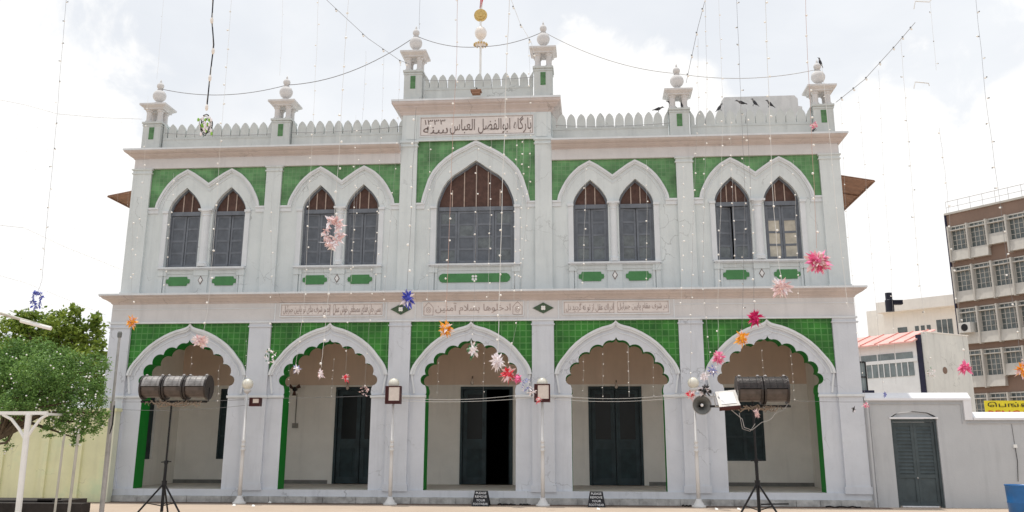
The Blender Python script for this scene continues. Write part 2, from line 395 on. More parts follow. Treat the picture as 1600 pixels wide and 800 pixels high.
# Arabic joining: letter -> (isolated, final, initial, medial)
AR = {}
for ch, b, n in (('ا', 0xFE8D, 2), ('ب', 0xFE8F, 4), ('پ', 0xFB56, 4), ('ت', 0xFE95, 4), ('ج', 0xFE9D, 4), ('ح', 0xFEA1, 4), ('خ', 0xFEA5, 4), ('د', 0xFEA9, 2), ('ر', 0xFEAD, 2), ('ز', 0xFEAF, 2),
                 ('س', 0xFEB1, 4), ('ش', 0xFEB5, 4), ('ص', 0xFEB9, 4), ('ض', 0xFEBD, 4), ('ع', 0xFEC9, 4), ('ف', 0xFED1, 4), ('ق', 0xFED5, 4), ('ک', 0xFED9, 4), ('گ', 0xFB92, 4), ('ل', 0xFEDD, 4),
                 ('م', 0xFEE1, 4), ('ن', 0xFEE5, 4), ('ه', 0xFEE9, 4), ('و', 0xFEED, 2), ('آ', 0xFE81, 2), ('ئ', 0xFE89, 4), ('ی', 0xFBFC, 4), ('ط', 0xFEC1, 4)):
    AR[ch] = [chr(b+i) for i in range(n)]
def arabic(s):
    s2 = s.replace('لا', '\uE000'); out = []
    def dual(c): return c in AR and len(AR[c]) == 4
    def joins(c): return c in AR or c == '\uE000'
    for i, c in enumerate(s2):
        pv = s2[i-1] if i else ' '; nx = s2[i+1] if i+1 < len(s2) else ' '
        jp = dual(pv) and joins(c); jn = joins(nx) and dual(c)
        if c == '\uE000': out.append('\uFEFC' if jp else '\uFEFB')
        elif c in AR: out.append(AR[c][3 if jp and jn else 2 if jn else 1 if jp else 0])
        else: out.append(c)
    return ''.join(reversed(out))

# ------------------------------------------------------------------ ground
Mg = mat('sunlit_paving', (.50, .405, .325), .9, .06, .6, .12, stain=(.42, .33, .25, 1.4, .35), bump=.3, bscale=12)
g = MB(); g.quad((-400, -60, 0), (400, -60, 0), (400, 600, 0), (-400, 600, 0))
tag(g.build('ground', Mg), 'pale pinkish paving of the forecourt', None, None, 'structure')
Md = mat('dark_ground_strip', (.20, .135, .105), .95, .25, 3, stain=(.11, .07, .06, 3, .8))  # darker brown strip with a ragged front edge along the plinth
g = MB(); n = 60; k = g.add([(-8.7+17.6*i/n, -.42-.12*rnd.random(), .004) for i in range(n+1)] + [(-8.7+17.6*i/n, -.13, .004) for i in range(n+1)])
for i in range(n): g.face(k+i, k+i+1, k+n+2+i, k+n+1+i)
tag(g.build('ground_plinth_strip', Md), 'darker strip of ground along the plinth', None, None, 'structure')

# ------------------------------------------------------------------ the mosque
B = thing('mosque_building', (0, 0, 0), 'two storey pale grey mosque with green tiled arches, turrets and Arabic lettering', 'mosque')
YU = .45
AX = (-6.66, -3.3, 0., 3.3, 6.66); HW = (1.44, 1.40, 1.395, 1.40, 1.42); OW = 1.027
FL, SPR, IMP, TIP, APX = .287, 2.80, 2.35, 4.0, 3.63
def sc_arc(a, b, sag, n=7):
    a, b = Vector(a), Vector(b); d = b-a; L = d.length; nrm = Vector((-d.y, d.x))/L
    if nrm.x < 0 and abs(nrm.x) > .1 or (abs(nrm.x) <= .1 and nrm.y < 0): nrm = -nrm
    out = []
    h = L/2; r = (h*h+sag*sag)/(2*sag); th = math.asin(min(1, h/r)); c = (a+b)/2-nrm*(r-sag)
    e = d/L
    for i in range(1, n+1):
        t = -th+2*th*i/n; out.append(tuple(c+e*(r*math.sin(t))+nrm*(r*math.cos(t))))
    return out
def scallop_right():                                       # right half, apex down to the impost
    p = [(0, APX), (.012, 3.595), (.04, 3.56), (.085, 3.545)]
    p += sc_arc((.085, 3.545), (.305, 3.425), .05, 6)
    p += sc_arc((.305, 3.425), (.606, 3.278), .095)
    p += sc_arc((.606, 3.278), (.853, 3.06), .105)
    p += sc_arc((.853, 3.06), (1.035, 2.806), .10)
    p += sc_arc((1.035, 2.806), (1.04, 2.56), .115)
    p += [(1.015, 2.48), (1.01, 2.40), (OW, IMP)]
    return p
SR = scallop_right()
SCAL = [(-x, z) for x, z in reversed(SR)] + SR[1:]          # left impost over the apex to the right impost
OG = [(1, 0), (.985, .08), (.95, .17), (.90, .26), (.84, .345), (.755, .47), (.66, .58), (.55, .68), (.425, .77), (.32, .83), (.22, .875), (.135, .900), (.075, .922), (.04, .945), (.018, .97), (0, 1)]
# front wall of the arcade
def seg_is_open(a, b):
    for c in AX:
        if abs(a[0]-c) < 1.3 and abs(b[0]-c) < 1.3 and max(a[1], b[1]) < 3.7 and not (abs(a[1]-FL) < 1e-6 and abs(b[1]-FL) < 1e-6): return True
    return False
loop = [(-8.6, FL)]
for c in AX: loop += [(c-OW, FL)] + [(c+x, z) for x, z in SCAL] + [(c+OW, FL)]
loop += [(8.6, FL), (8.6, 4.5), (-8.6, 4.5)]
MB().poly([loop], 0, .4574, seg_is_open).build('arcade_wall', 'wall', B)
for i, c in enumerate(AX):
    lin = MB(); pth = [(c-OW, FL)] + [(c+x, z) for x, z in SCAL] + [(c+OW, FL)]
    k = lin.add([(x, y, z) for x, z in pth for y in (.002, .4574)])
    for j in range(len(pth)-1): lin.face(k+2*j, k+2*j+2, k+2*j+3, k+2*j+1)
    lin.build('arch_lining', 'green', B)
    hw = HW[i]; ogr = [(c+x*hw, SPR+z*(TIP-SPR)) for x, z in OG]; ogl = [(c-x*hw, SPR+z*(TIP-SPR)) for x, z in OG]
    path = ogl + ogr[::-1][1:]
    sp = MB()
    sp.poly([[(c-hw, 4.0)] + ogl], -.012, .0); sp.poly([[(c+hw, 4.0)] + ogr], -.012, .0)
    sp.build('green_tile_spandrel', 'tile', B)
    a = MB()
    def inner_(w): return [(c+(x-c)*(1-w/hw), SPR+(z-SPR)*(1-w*1.1/1.2)) for x, z in path]
    for w0, w1, d_ in ((0, .055, .075), (.055, .10, .045), (.17, .19, .015)):
        A_, B_ = inner_(w0), inner_(w1); k = len(a.v)
        for p, q in zip(A_, B_): a.v += [(p[0], -d_, p[1]), (q[0], -d_, q[1]), (p[0], 0, p[1]), (q[0], 0, q[1])]
        for e in range(len(path)-1):
            o = k+4*e; f = o+4; a.face(o, f, f+1, o+1); a.face(o+2, f+2, f, o); a.face(o+1, f+1, f+3, o+3)
    a.build('archivolt', 'trim', B)
    # thin legs of the archivolt below the spring line
    l = MB()
    for s in (-1, 1):
        pth = [(c+s*hw*.985, SPR), (c+s*(hw-.06), 2.6), (c+s*(hw-.09), IMP+.03)]
        l.band(pth if s > 0 else pth, 0, .04 if s > 0 else -.04, -.04, 0)
    l.build('archivolt_leg', 'trim', B)
# pilasters of the lower storey
px = [(-8.6, AX[0]-HW[0])] + [(AX[i]+HW[i], AX[i+1]-HW[i+1]) for i in range(4)] + [(AX[4]+HW[4], 8.6)]
for i, (a, b) in enumerate(px):
    a2, b2 = a+.004, b-.004
    o = MB(); o.box(a2, b2, -.08, 0, FL+.0, 3.9); o.box(a2-.02 if i else a2-.05, b2+.02 if i < 5 else b2+.05, -.105, 0, 3.9, 3.93); o.box(a2, b2, -.09, 0, 3.93, 4.0)
    o.box(a2-.03, b2+.03, -.10, 0, FL-.02, FL+.13)
    o.build('pilaster', 'wall', B)
imp = [(-8.6, AX[0]-OW)] + [(AX[i]+OW, AX[i+1]-OW) for i in range(4)] + [(AX[4]+OW, 8.6)]
for i, (a, b) in enumerate(imp):
    p0, p1 = px[i]; o = MB()
    for z0, z1, e in ((2.285, 2.30, .02), (2.30, 2.345, .045)):
        o.box(a+(-.02 if i else -.03), p0-.03, -e, 0, z0, z1) if i else None
        o.box(p1+.03, b+.02, -e, 0, z0, z1) if i < 5 else None
        o.box(p0-.03 if i else p0-.04, p1+.03 if i < 5 else p1+.04, -.08-e, 0, z0, z1)
    o.build('impost_band', 'trim', B)
# plinth with stone course
MB().box(-8.62, 8.62, -.115, .0, .0, .145).build('plinth', 'plinth', B); MB().box(-8.61, 8.61, -.06, .0, .145, FL).build('plinth_top', 'wall', B)
st = MB(); x = -8.6
while x < 8.5:
    w = .35+.45*rnd.random(); w = min(w, 8.6-x); e = .012*rnd.random(); st.box(x+.006, x+w-.006, -.135-e, -.115, .012, .135-.012*rnd.random()); x += w
st.build('stone_course', 'plinth', B)
# verandah interior
bx('verandah_floor', 'vfloor', B, -8.2, 8.2, 0, 3.284, .05, FL-.001)
FB = FL
YB = 3.284
DX = (-3.3, 0., 3.3); DW = .68; DT = 2.72
ow_ = [[(c-DW, FB), (c-DW, DT), (c+DW, DT), (c+DW, FB)] for c in DX]
loop = [(-8.19, FB)] + [p for l in ow_ for p in l] + [(8.13, FB), (8.13, 2.77), (-8.19, 2.77)]
hol = [[(x0, .89), (x1, .89), (x1, 2.68), (x0, 2.68)] for x0, x1 in ((-7.09, -6.05), (6.03, 7.0))]
MB().poly([loop]+hol, YB, YB+.25).build('verandah_back_wall', 'inner', B)
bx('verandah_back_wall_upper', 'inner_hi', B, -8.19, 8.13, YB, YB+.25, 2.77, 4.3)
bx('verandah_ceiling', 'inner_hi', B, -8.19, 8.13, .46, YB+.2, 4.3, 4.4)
bx('verandah_skirting', 'dado', B, -8.19, -4.1, YB-.02, YB, FB, FB+.09); bx('verandah_skirting', 'dado', B, 4.1, 8.13, YB-.02, YB, FB, FB+.09)
e = MB(); e.poly([[(.3, FL), (YB, FL), (YB, 4.3), (.3, 4.3)], [(.9, .9), (1.9, .9), (1.9, 2.6), (.9, 2.6)]], -8.19, -8.5)
e.v = [(y, x, z) for x, y, z in e.v]; e.build('verandah_end_wall', 'inner', B)
bx('verandah_end_wall', 'inner', B, 8.13, 8.5, .4574, YB, FL, 4.3)
w = MB(); w.box(-8.28, -8.25, .9, 1.9, .9, 2.6); wo_ = w.build('verandah_end_window', 'door', B)
MB().box(-8.25, -8.22, 1.37, 1.43, .9, 2.6).build('mullion', 'door2', wo_)
def door_leaf(mb_root, x0, x1, y, z0, z1):
    lf = MB().box(x0, x1, y, y+.04, z0, z1).build('door_leaf', 'door', mb_root)
    s = .11; zm = z0+(z1-z0)*.42
    f = MB()
    for a, b, c, d in ((x0+.01, x0+s, z0, z1), (x1-s, x1-.01, z0, z1)): f.box(a, b, y-.018, y, c, d)
    for c, d in ((z0, z0+.16), (zm-.12, zm+.12), (z1-.12, z1)): f.box(x0+s, x1-s, y-.016, y, c, d)
    f.build('door_stile', 'door2', lf)
    MB().box(x0+s, x1-s, y-.006, y, zm+.12, z1-.12).build('door_pane', 'doorglass', lf)
    MB().box(x0+s+.07, x1-s-.07, y-.014, y, z0+.24, zm-.20).build('raised_panel', 'door', lf)
    return lf
for i, c in enumerate(DX):
    fr = MB(); fr.box(c-DW, c-DW+.06, YB-.02, YB+.12, FB, DT); fr.box(c+DW-.06, c+DW, YB-.02, YB+.12, FB, DT); fr.box(c-DW+.06, c+DW-.06, YB-.02, YB+.12, DT-.07, DT)
    d = fr.build('door_frame', 'door2', B)
    door_leaf(d, c-DW+.065, c-.005, YB+.06, FB+.01, DT-.075)
    if i != 1: door_leaf(d, c+.005, c+DW-.065, YB+.06, FB+.01, DT-.075)
    else:
        lf = MB().box(c+DW-.11, c+DW-.07, YB+.1, YB+.68, FB+.01, DT-.075).build('door_leaf', 'door', d); tag(lf, 'door leaf swung open into the dark hall')
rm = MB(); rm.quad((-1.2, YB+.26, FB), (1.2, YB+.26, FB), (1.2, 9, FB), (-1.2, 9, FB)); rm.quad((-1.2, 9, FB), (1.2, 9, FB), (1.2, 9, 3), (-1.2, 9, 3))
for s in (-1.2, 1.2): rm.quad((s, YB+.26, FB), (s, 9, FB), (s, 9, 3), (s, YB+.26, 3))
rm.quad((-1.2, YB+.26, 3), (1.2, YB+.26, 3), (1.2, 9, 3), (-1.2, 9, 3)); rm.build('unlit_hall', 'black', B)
for x0, x1 in ((-7.09, -6.05), (6.03, 7.0)):
    s = MB().box(x0, x1, YB+.02, YB+.08, .89, 2.68).build('verandah_window', 'door', B)
    f = MB(); xm = (x0+x1)/2
    for a, b in ((x0, x0+.05), (xm-.04, xm+.04), (x1-.05, x1)): f.box(a, b, YB-.01, YB+.02, .89, 2.68)
    for z in (.89, 1.45, 2.0, 2.63): f.box(x0+.05, xm-.04, YB-.005, YB+.02, z, z+.05); f.box(xm+.04, x1-.05, YB-.005, YB+.02, z, z+.05)
    f.build('window_frame', 'door2', s)
# frieze and string course between the storeys
bx('frieze', 'friezep', B, -8.6, 8.6, -.075, 0, 4.035, 4.5)
bx('frieze_bead', 'trim', B, -8.63, 8.63, -.115, 0, 4.0, 4.035)
prof = [(.0, 4.46), (.03, 4.48), (.03, 4.50), (.055, 4.51), (.08, 4.53), (.12, 4.555), (.17, 4.575), (.20, 4.60), (.20, 4.615), (.24, 4.625), (.24, 4.675), (.0, 4.69)]
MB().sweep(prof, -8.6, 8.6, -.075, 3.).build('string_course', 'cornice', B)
bx('sunlit_string_lip', 'trim', B, -8.85, 8.85, -.333, -.315, 4.645, 4.685)  # paler trim colour imitates the sunlit top edge
for x0, x1 in ((-8.6, -4.62), (4.62, 8.6)): bx('frieze_fillet', 'trim', B, x0, x1, -.088, -.075, 4.33, 4.345)
for c in (-4.62, -1.98, -1.3, 1.31, 2.01, 4.62): bx('frieze_rib', 'trim', B, c-.012, c+.012, -.092, -.075, 4.04, 4.455)
def inscription(x0, x1, z0, z1, y, txts, ink='ink2', cells=None, border=True):
    p = MB().box(x0, x1, y-.012, y, z0, z1).build('inscription_panel', 'panel', B)
    f = MB(); t = .018
    for a, b, c, d in ((x0-t, x1+t, z1, z1+t), (x0-t, x1+t, z0-t, z0), (x0-t, x0, z0, z1), (x1, x1+t, z0, z1)): f.box(a, b, y-.028, y, c, d)
    f.build('panel_border', 'trim', p)
    l = MB(); i_ = .018
    for (a, b) in (cells or [(x0, x1)]):
        a, b, c, d = a+i_, b-i_, z0+i_, z1-i_
        for q in ((a, b, c, c+.008), (a, b, d-.008, d), (a, a+.008, c, d), (b-.008, b, c, d)): l.box(q[0], q[1], y-.0155, y-.012, q[2], q[3])
    if border: l.build('ruled_line', ink, p)
    for s, cx_, w, h in txts:
        text('lettering', arabic(s), w, h, (cx_, y-.016, (z0+z1)/2), ink, p)
    return p
yf = -.075
inscription(-4.49, -2.06, 4.145, 4.43, yf, [('قصر شرف بنای تو پایین جبرئیل', -3.87, 1.12, .225), ('بسی جان فدای مصطفی خوش عمل', -2.67, 1.12, .225)], cells=[(-4.49, -3.29), (-3.25, -2.06)])
inscription(2.12, 4.51, 4.145, 4.43, yf, [('ادراک عقل از تو نه گردید دل', 2.72, 1.08, .21), ('در شرف مقام پایین جبرئیل', 3.91, 1.10, .21)], cells=[(2.12, 3.29), (3.33, 4.51)])
p = inscription(-1.12, 1.20, 4.13, 4.44, yf, [('ادخلوها بسلام آمنین', .04, 1.74, .27)], border=False)
for c in (-.99, 1.07):
    m_ = MB(); pts = [(c-.10, 4.15), (c+.10, 4.15), (c+.10, 4.32), (c+.05, 4.38), (c, 4.425), (c-.05, 4.38), (c-.10, 4.32), (c-.10, 4.15)]
    m_.band(pts, 0, .012, yf-.016, yf-.012)
    for r in (.03, .06):
        q = [(c+r*math.sin(2*math.pi*i/14), 4.26+r*1.2*math.cos(2*math.pi*i/14)) for i in range(15)]; m_.band(q, 0, .01, yf-.016, yf-.012)
    m_.build('medallion', 'ink2', p)
for c in (-1.64, 1.66):
    d = MB().poly([[(c-.24, 4.285), (c, 4.16), (c+.24, 4.285), (c, 4.41)]], yf-.02, yf).build('diamond_emblem', 'diamond', B)
    q = MB()
    for a in range(4):
        t = math.pi/2*a+math.pi/4; ux, uz = math.cos(t), math.sin(t); x_, z_ = c+.032*ux, 4.285+.032*uz
        q.poly([[(x_+.028*math.cos(t+2*math.pi*i/8), z_+.028*math.sin(t+2*math.pi*i/8)) for i in range(8)]], yf-.028-.001*a, yf-.02)
    q.build('white_flower', 'white', d)

# upper storey wall
def half(norm, w, z0, z1): return [(-w+w*x, z0+(z1-z0)*z) for x, z in norm]
N_S = [(0, 0), (.03, .10), (.08, .20), (.14, .30), (.30, .48), (.47, .64), (.63, .755), (.79, .86), (.9, .935), (1, 1)]
N_C = [(0, 0), (.025, .12), (.08, .25), (.16, .41), (.265, .545), (.42, .67), (.59, .76), (.72, .835), (.84, .91), (1, 1)]
def arch_hole(c, w, sill, spr, apx, norm):
    l = [(c+x, z) for x, z in half(norm, w, spr, apx)]; r = [(2*c-x, z) for x, z in reversed(l[:-1])]
    return [(c-w, sill)] + l + r + [(c+w, sill)]
XA, XB, XC, XD, WD = 6.135, 7.275, 2.78, 3.864, .414
WIN = [(-XB, WD), (-XA, WD), (-XD, WD), (-XC, WD), (0, .948), (XC, WD), (XD, WD), (XA, WD), (XB, WD)]
SILL = 5.435
holes = [arch_hole(c, w, SILL, 6.89, 7.46 if w < .9 else 8.01, N_S if w < .9 else N_C) for c, w in WIN]
outl = [(-8.7, 4.69), (8.7, 4.69), (8.7, 8.2), (1.86, 8.2), (1.86, 9.35), (-1.86, 9.35), (-1.86, 8.2), (-8.7, 8.2)]
MB().poly([outl]+holes, YU, YU+.35).build('upper_wall', 'upper', B)
for s in (-1, 1):
    sw = MB().box(min(s*8.7, s*8.35), max(s*8.7, s*8.35), YU+.35, 12, 4.69, 8.2).build('side_wall', 'upper', B)
    lw = MB().box(min(s*8.6, s*8.51), max(s*8.6, s*8.51), .46, 12, 0, 4.69).build('lower_side_wall', 'wall', B)
bx('roof', 'parapet', B, -8.35, 8.35, YU+.35, 12, 8.0, 8.19); bx('rear_wall', 'upper', B, -8.35, 8.35, 11.7, 12, 0, 8.0)
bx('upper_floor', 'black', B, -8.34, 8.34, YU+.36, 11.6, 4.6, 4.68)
# pilasters, upper
for i, (a, b, zt) in enumerate([(-8.68, -8.21, 7.95), (-5.235, -4.845, 7.95), (-1.86, -1.455, 8.50), (1.455, 1.86, 8.50), (4.845, 5.235, 7.95), (8.21, 8.68, 7.95)]):
    o = MB(); o.box(a, b, YU-.075, YU, 4.83, zt-.13); o.box(a-.025, b+.025, YU-.10, YU, zt-.13, zt-.10); o.box(a-.005, b+.005, YU-.08, YU, zt-.10, zt-.03); o.box(a-.035, b+.035, YU-.115, YU, zt-.03, zt)
    o.box(a-.02, b+.02, YU-.095, YU, 4.69, 4.83); o.build('upper_pilaster', 'upper', B)
bays = [(-8.21, -5.235, -6.705, 1.33), (-4.845, -1.86, -3.322, 1.335), (1.86, 4.845, 3.322, 1.335), (5.235, 8.21, 6.705, 1.34)]
OD = [(0, 0), (.03, .12), (.08, .22), (.14, .32), (.25, .48), (.37, .617), (.50, .73), (.65, .84), (.77, .90), (.88, .95), (1, 1)]
TZ, BZ, VZ = 7.925, 6.95, 7.555
for (a, b, c, h) in bays:
    tx = .57 if abs(c) > 5 else .545
    lf = [(-h+(h-tx)*x, BZ+(TZ-BZ)*z) for x, z in OD] + [(-tx*.66, TZ-.105), (-tx*.3, TZ-.245), (0, VZ)]
    rt = [(-x, z) for x, z in reversed(lf[:-1])]
    path = [(c+x, z) for x, z in lf+rt]; L = [p for p in path if p[0] <= c+1e-6]
    sp = MB(); sp.poly([[(a+.005, BZ), *path[:len(lf)-3], (c-tx, 7.947), (a+.005, 7.947)]], YU-.012, YU)
    sp.poly([[(2*c-x, z) for x, z in ([(2*c-b+.005, BZ), *path[:len(lf)-3], (c-tx, 7.947), (2*c-b+.005, 7.947)])]], YU-.012, YU)
    sp.poly([[(c-tx+.003, 7.947), (c-tx+.003, TZ), *[p for p in path if c-tx+.01 < p[0] < c+tx-.01], (c+tx-.003, TZ), (c+tx-.003, 7.947)]], YU-.012, YU)
    sp.build('green_tile_spandrel', 'tile2', B)
    ar = MB(); ar.band(path, 0, .05, YU-.065, YU); ar.band(path, .05, .085, YU-.04, YU); ar.band(path, .15, .165, YU-.015, YU); ar.build('double_archivolt', 'trim', B)
    il = MB()
    for x0, x1 in ((a+.002, c-h+.09), (c+h-.09, b-.002)): MB().box(x0, x1, YU-.06, YU, 6.90, 6.945).box(x0, x1, YU-.03, YU, 6.80, 6.90).build('impost_ledge', 'trim', B)
    # colonnette between the paired windows
    xi, xo = (XA, XB) if abs(c) > 5 else (XC, XD); gap = (xo-xi)/2-WD; cc = (xo+xi)/2*(1 if c > 0 else -1)
    cl = MB(); cl.lathe([(gap*.86, 5.44), (gap*.86, 5.52), (gap*.66, 5.56), (gap*.64, 6.70), (gap*.75, 6.72), (gap*.66, 6.75), (gap*.8, 6.80), (gap*.95, 6.82), (gap*.95, 6.84)], (cc, YU-.01, 0), 16)
    cl.box(cc-gap-.02, cc+gap+.02, YU-.13, YU+.05, 6.84, 6.885); cl.build('colonnette', 'trim', B)
    for s in (-1, 1):
        e = cc+s*(gap+2*WD); q = MB(); q.box(min(e, e+s*.12), max(e, e+s*.12), YU-.03, YU, 5.44, 6.80); q.box(min(e-s*.01, e+s*.14), max(e-s*.01, e+s*.14), YU-.06, YU, 6.80, 6.86); q.build('window_jamb_pilaster', 'trim', B)
    # sill and apron
    x0, x1 = cc-1.09, cc+1.09; s_ = MB(); s_.box(x0, x1, YU-.12, YU, 5.385, 5.425); s_.box(x0+.03, x1-.03, YU-.08, YU, 5.36, 5.385); s_.build('window_sill', 'trim', B)
    ap = MB()
    for q0, q1, q2 in ((x0+.02, x0+.13, .05), (x0+.15, x0+.2, .03), (x1-.13, x1-.02, .05), (x1-.2, x1-.15, .03), (cc-.17, cc+.17, .04)):
        ap.box(q0, q1, YU-q2, YU, 4.80, 5.22); ap.box(q0-.01, q1+.01, YU-q2-.02, YU, 5.22, 5.36)
    ap.box(x0+.2, cc-.17, YU-.02, YU, 5.27, 5.36); ap.box(cc+.17, x1-.2, YU-.02, YU, 5.27, 5.36)
    ap.build('apron', 'upper', B)
    for s in (-1, 1):
        x_ = cc+s*(xo-xi)/2+s*.01; w_, h_ = .30, .11
        pts = [(-w_, 0), (-w_*.97, -.05), (-w_*.80, -.055), (-w_*.74, -h_), (w_*.74, -h_), (w_*.80, -.055), (w_*.97, -.05), (w_, 0), (w_*.97, .05), (w_*.80, .055), (w_*.74, h_), (-w_*.74, h_), (-w_*.80, .055), (-w_*.97, .05)]
        MB().poly([[(x_+p, 5.09+q) for p, q in pts]], YU-.02, YU).build('green_cartouche', 'green2', B)
    d = MB().poly([[(cc-.065, 5.11), (cc, 5.0), (cc+.065, 5.11), (cc, 5.22)]], YU-.05, YU-.04).build('small_diamond', 'ink', B)
    MB().poly([[(cc-.045, 5.11), (cc, 5.035), (cc+.045, 5.11), (cc, 5.185)]], YU-.054, YU-.05).build('diamond_inlay', 'white', d)
# the middle bay
OC = [(0, 0), (.03, .12), (.12, .375), (.2, .51), (.31, .625), (.43, .72), (.56, .8), (.67, .855), (.78, .9), (.91, .9625), (1, 1)]
lf = [(-1.33+1.33*x, 6.95+1.555*z) for x, z in OC]; path = lf+[(-x, z) for x, z in reversed(lf[:-1])]
sp = MB(); sp.poly([[(-1.45, 6.95)]+lf+[(0, 8.53), (-1.45, 8.53)]], YU-.012, YU); sp.poly([[(1.45, 6.95)]+[(-x, z) for x, z in lf]+[(0, 8.53), (1.45, 8.53)]], YU-.012, YU)
sp.build('green_tile_spandrel', 'tile2', B)
ar = MB(); ar.band(path, 0, .06, YU-.07, YU); ar.band(path, .06, .10, YU-.045, YU); ar.band(path, .17, .185, YU-.015, YU); ar.build('middle_archivolt', 'trim', B)
il = MB()
for s in (-1, 1):
    a, b = sorted((s*1.453, s*1.24)); MB().box(a, b, YU-.06, YU, 6.90, 6.945).box(a, b, YU-.03, YU, 6.80, 6.90).build('impost_ledge', 'trim', B)
    a, b = sorted((s*.95, s*1.08)); il = MB().box(a, b, YU-.03, YU, 5.44, 6.80); a, b = sorted((s*.94, s*1.10)); il.box(a, b, YU-.07, YU, 6.80, 6.86); il.build('window_jamb_pilaster', 'trim', B)
s_ = MB(); s_.box(-1.10, 1.10, YU-.12, YU, 5.385, 5.425); s_.box(-1.07, 1.07, YU-.08, YU, 5.36, 5.385); s_.build('window_sill', 'trim', B)
ap = MB()
for q0, q1, q2 in ((-1.08, -.97, .05), (-.95, -.90, .03), (.97, 1.08, .05), (.90, .95, .03)): ap.box(q0, q1, YU-q2, YU, 4.80, 5.22); ap.box(q0-.01, q1+.01, YU-q2-.02, YU, 5.22, 5.36)
ap.box(-.9, .9, YU-.02, YU, 5.27, 5.36); ap.build('apron', 'upper', B)
ct = MB().poly([[(-.86, 5.09), (-.83, 5.02), (-.77, 4.985), (.77, 4.985), (.83, 5.02), (.86, 5.09), (.83, 5.16), (.77, 5.195), (-.77, 5.195), (-.83, 5.16)]], YU-.02, YU).build('green_cartouche', 'green2', B)
tag(ct, 'long green bar under the middle window with a white four petalled flower')
f = MB()
for dx in (-1, 1):
    for dz in (-1, 1): f.poly([[(dx*.035+.032*math.cos(2*math.pi*i/8), 5.09+dz*.035+.032*math.sin(2*math.pi*i/8)) for i in range(8)]], YU-.026-.001*(dx+2*dz), YU-.02)
f.build('white_flower', 'white', ct)
# windows: frame, transom, leaves, lunette with pale battens
def window(c, w, leaves, kind=0):
    y = YU+.14; apx, nm = (7.46, N_S) if w < .9 else (8.01, N_C); zt = 6.80
    fr = MB(); ho = arch_hole(c, w-.002, SILL, 6.89, apx-.003, nm); pth = ho
    fr.band(ho, 0, .045, y-.02, y+.06); fr.box(c-w+.04, c+w-.04, y-.03, y+.05, zt-.04, zt+.06); fr.box(c-w+.045, c+w-.045, y-.02, y+.05, SILL, SILL+.045)
    r = fr.build('arched_window', 'shutter', B)
    lu = [p for p in ho if p[1] >= 6.85]; lu = [(c-w+.02, zt+.05)]+[(c+(p[0]-c)*.98, p[1]-.01) for p in lu]+[(c+w-.02, zt+.05)]
    MB().poly([lu], y+.02, y+.04).build('lunette', 'lunette', r)
    bt = MB(); nb = 2 if w < .9 else 5
    for i in range(nb):
        t = (i+1)/(nb+1); x = c-w*.8+1.6*w*t if w < .9 else c-w*.62+1.24*w*i/(nb-1)
        rel = abs(x-c)/w; tt = 1-rel
        zz = 6.89+(apx-6.89)*(tt*1.02 if tt < .5 else .62+.38*(tt-.4)/.6*.95); zz = min(zz, apx-.08)
        bt.box(x-.012, x+.012, y-.0, y+.018, zt+.06, zz-.03)
    bt.build('lunette_batten', 'batten', r)
    lw = (2*w-.09)/leaves
    for i in range(leaves):
        x0 = c-w+.045+i*lw; x1 = x0+lw; ang = (0 if w > .9 else (.05+.035*((i*7+int(abs(c)*10)) % 3))*(1 if i % 2 == 0 else -1))
        if w > .9: ang = {0: .0, 1: .02, 2: -.02, 3: 0}[i]
        if kind == 2: ang = (.30 if i == 0 else -.10)
        hinge = x0 if i % 2 == 0 else x1
        def tr(b0, b1, y0, y1, z0, z1, mb):
            k0 = len(mb.v); mb.box(b0, b1, y0, y1, z0, z1)
            ca, sa = math.cos(ang), math.sin(ang)
            for q in range(k0, len(mb.v)):
                X, Y_, Z = mb.v[q]; dx, dy = X-hinge, Y_-y; mb.v[q] = (hinge+dx*ca-dy*sa, y+dx*sa+dy*ca, Z)
        z0, z1 = SILL+.05, zt-.045
        lf = MB(); s = .055; tr(x0+.004, x0+s, y, y+.03, z0, z1, lf); tr(x1-s, x1-.004, y, y+.03, z0, z1, lf)
        nr = 4; hgt = (z1-z0-.05)/nr
        for j in range(nr+1): zc_ = z0+hgt*j; tr(x0+s, x1-s, y+.002, y+.028, zc_, zc_+.05, lf)
        L_ = lf.build('shutter_leaf', 'shutter', r)
        for j in range(nr):
            pn = MB(); tr(x0+s, x1-s, y+.012, y+.02, z0+hgt*j+.05, z0+hgt*(j+1), pn)
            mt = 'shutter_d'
            if kind == 3 and j < 3: mt = 'litpane'
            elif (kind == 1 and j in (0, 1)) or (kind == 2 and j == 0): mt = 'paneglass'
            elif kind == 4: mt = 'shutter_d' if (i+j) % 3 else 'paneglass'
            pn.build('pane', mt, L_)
    # sill-side shadow gap behind the leaves
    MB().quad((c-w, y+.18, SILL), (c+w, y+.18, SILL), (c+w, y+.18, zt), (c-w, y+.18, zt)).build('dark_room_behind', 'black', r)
for i, (c, w) in enumerate(WIN): window(c, w, 4 if w > .9 else 2, {4: 4, 5: 1, 6: 1, 7: 2, 8: 3}.get(i, 0))
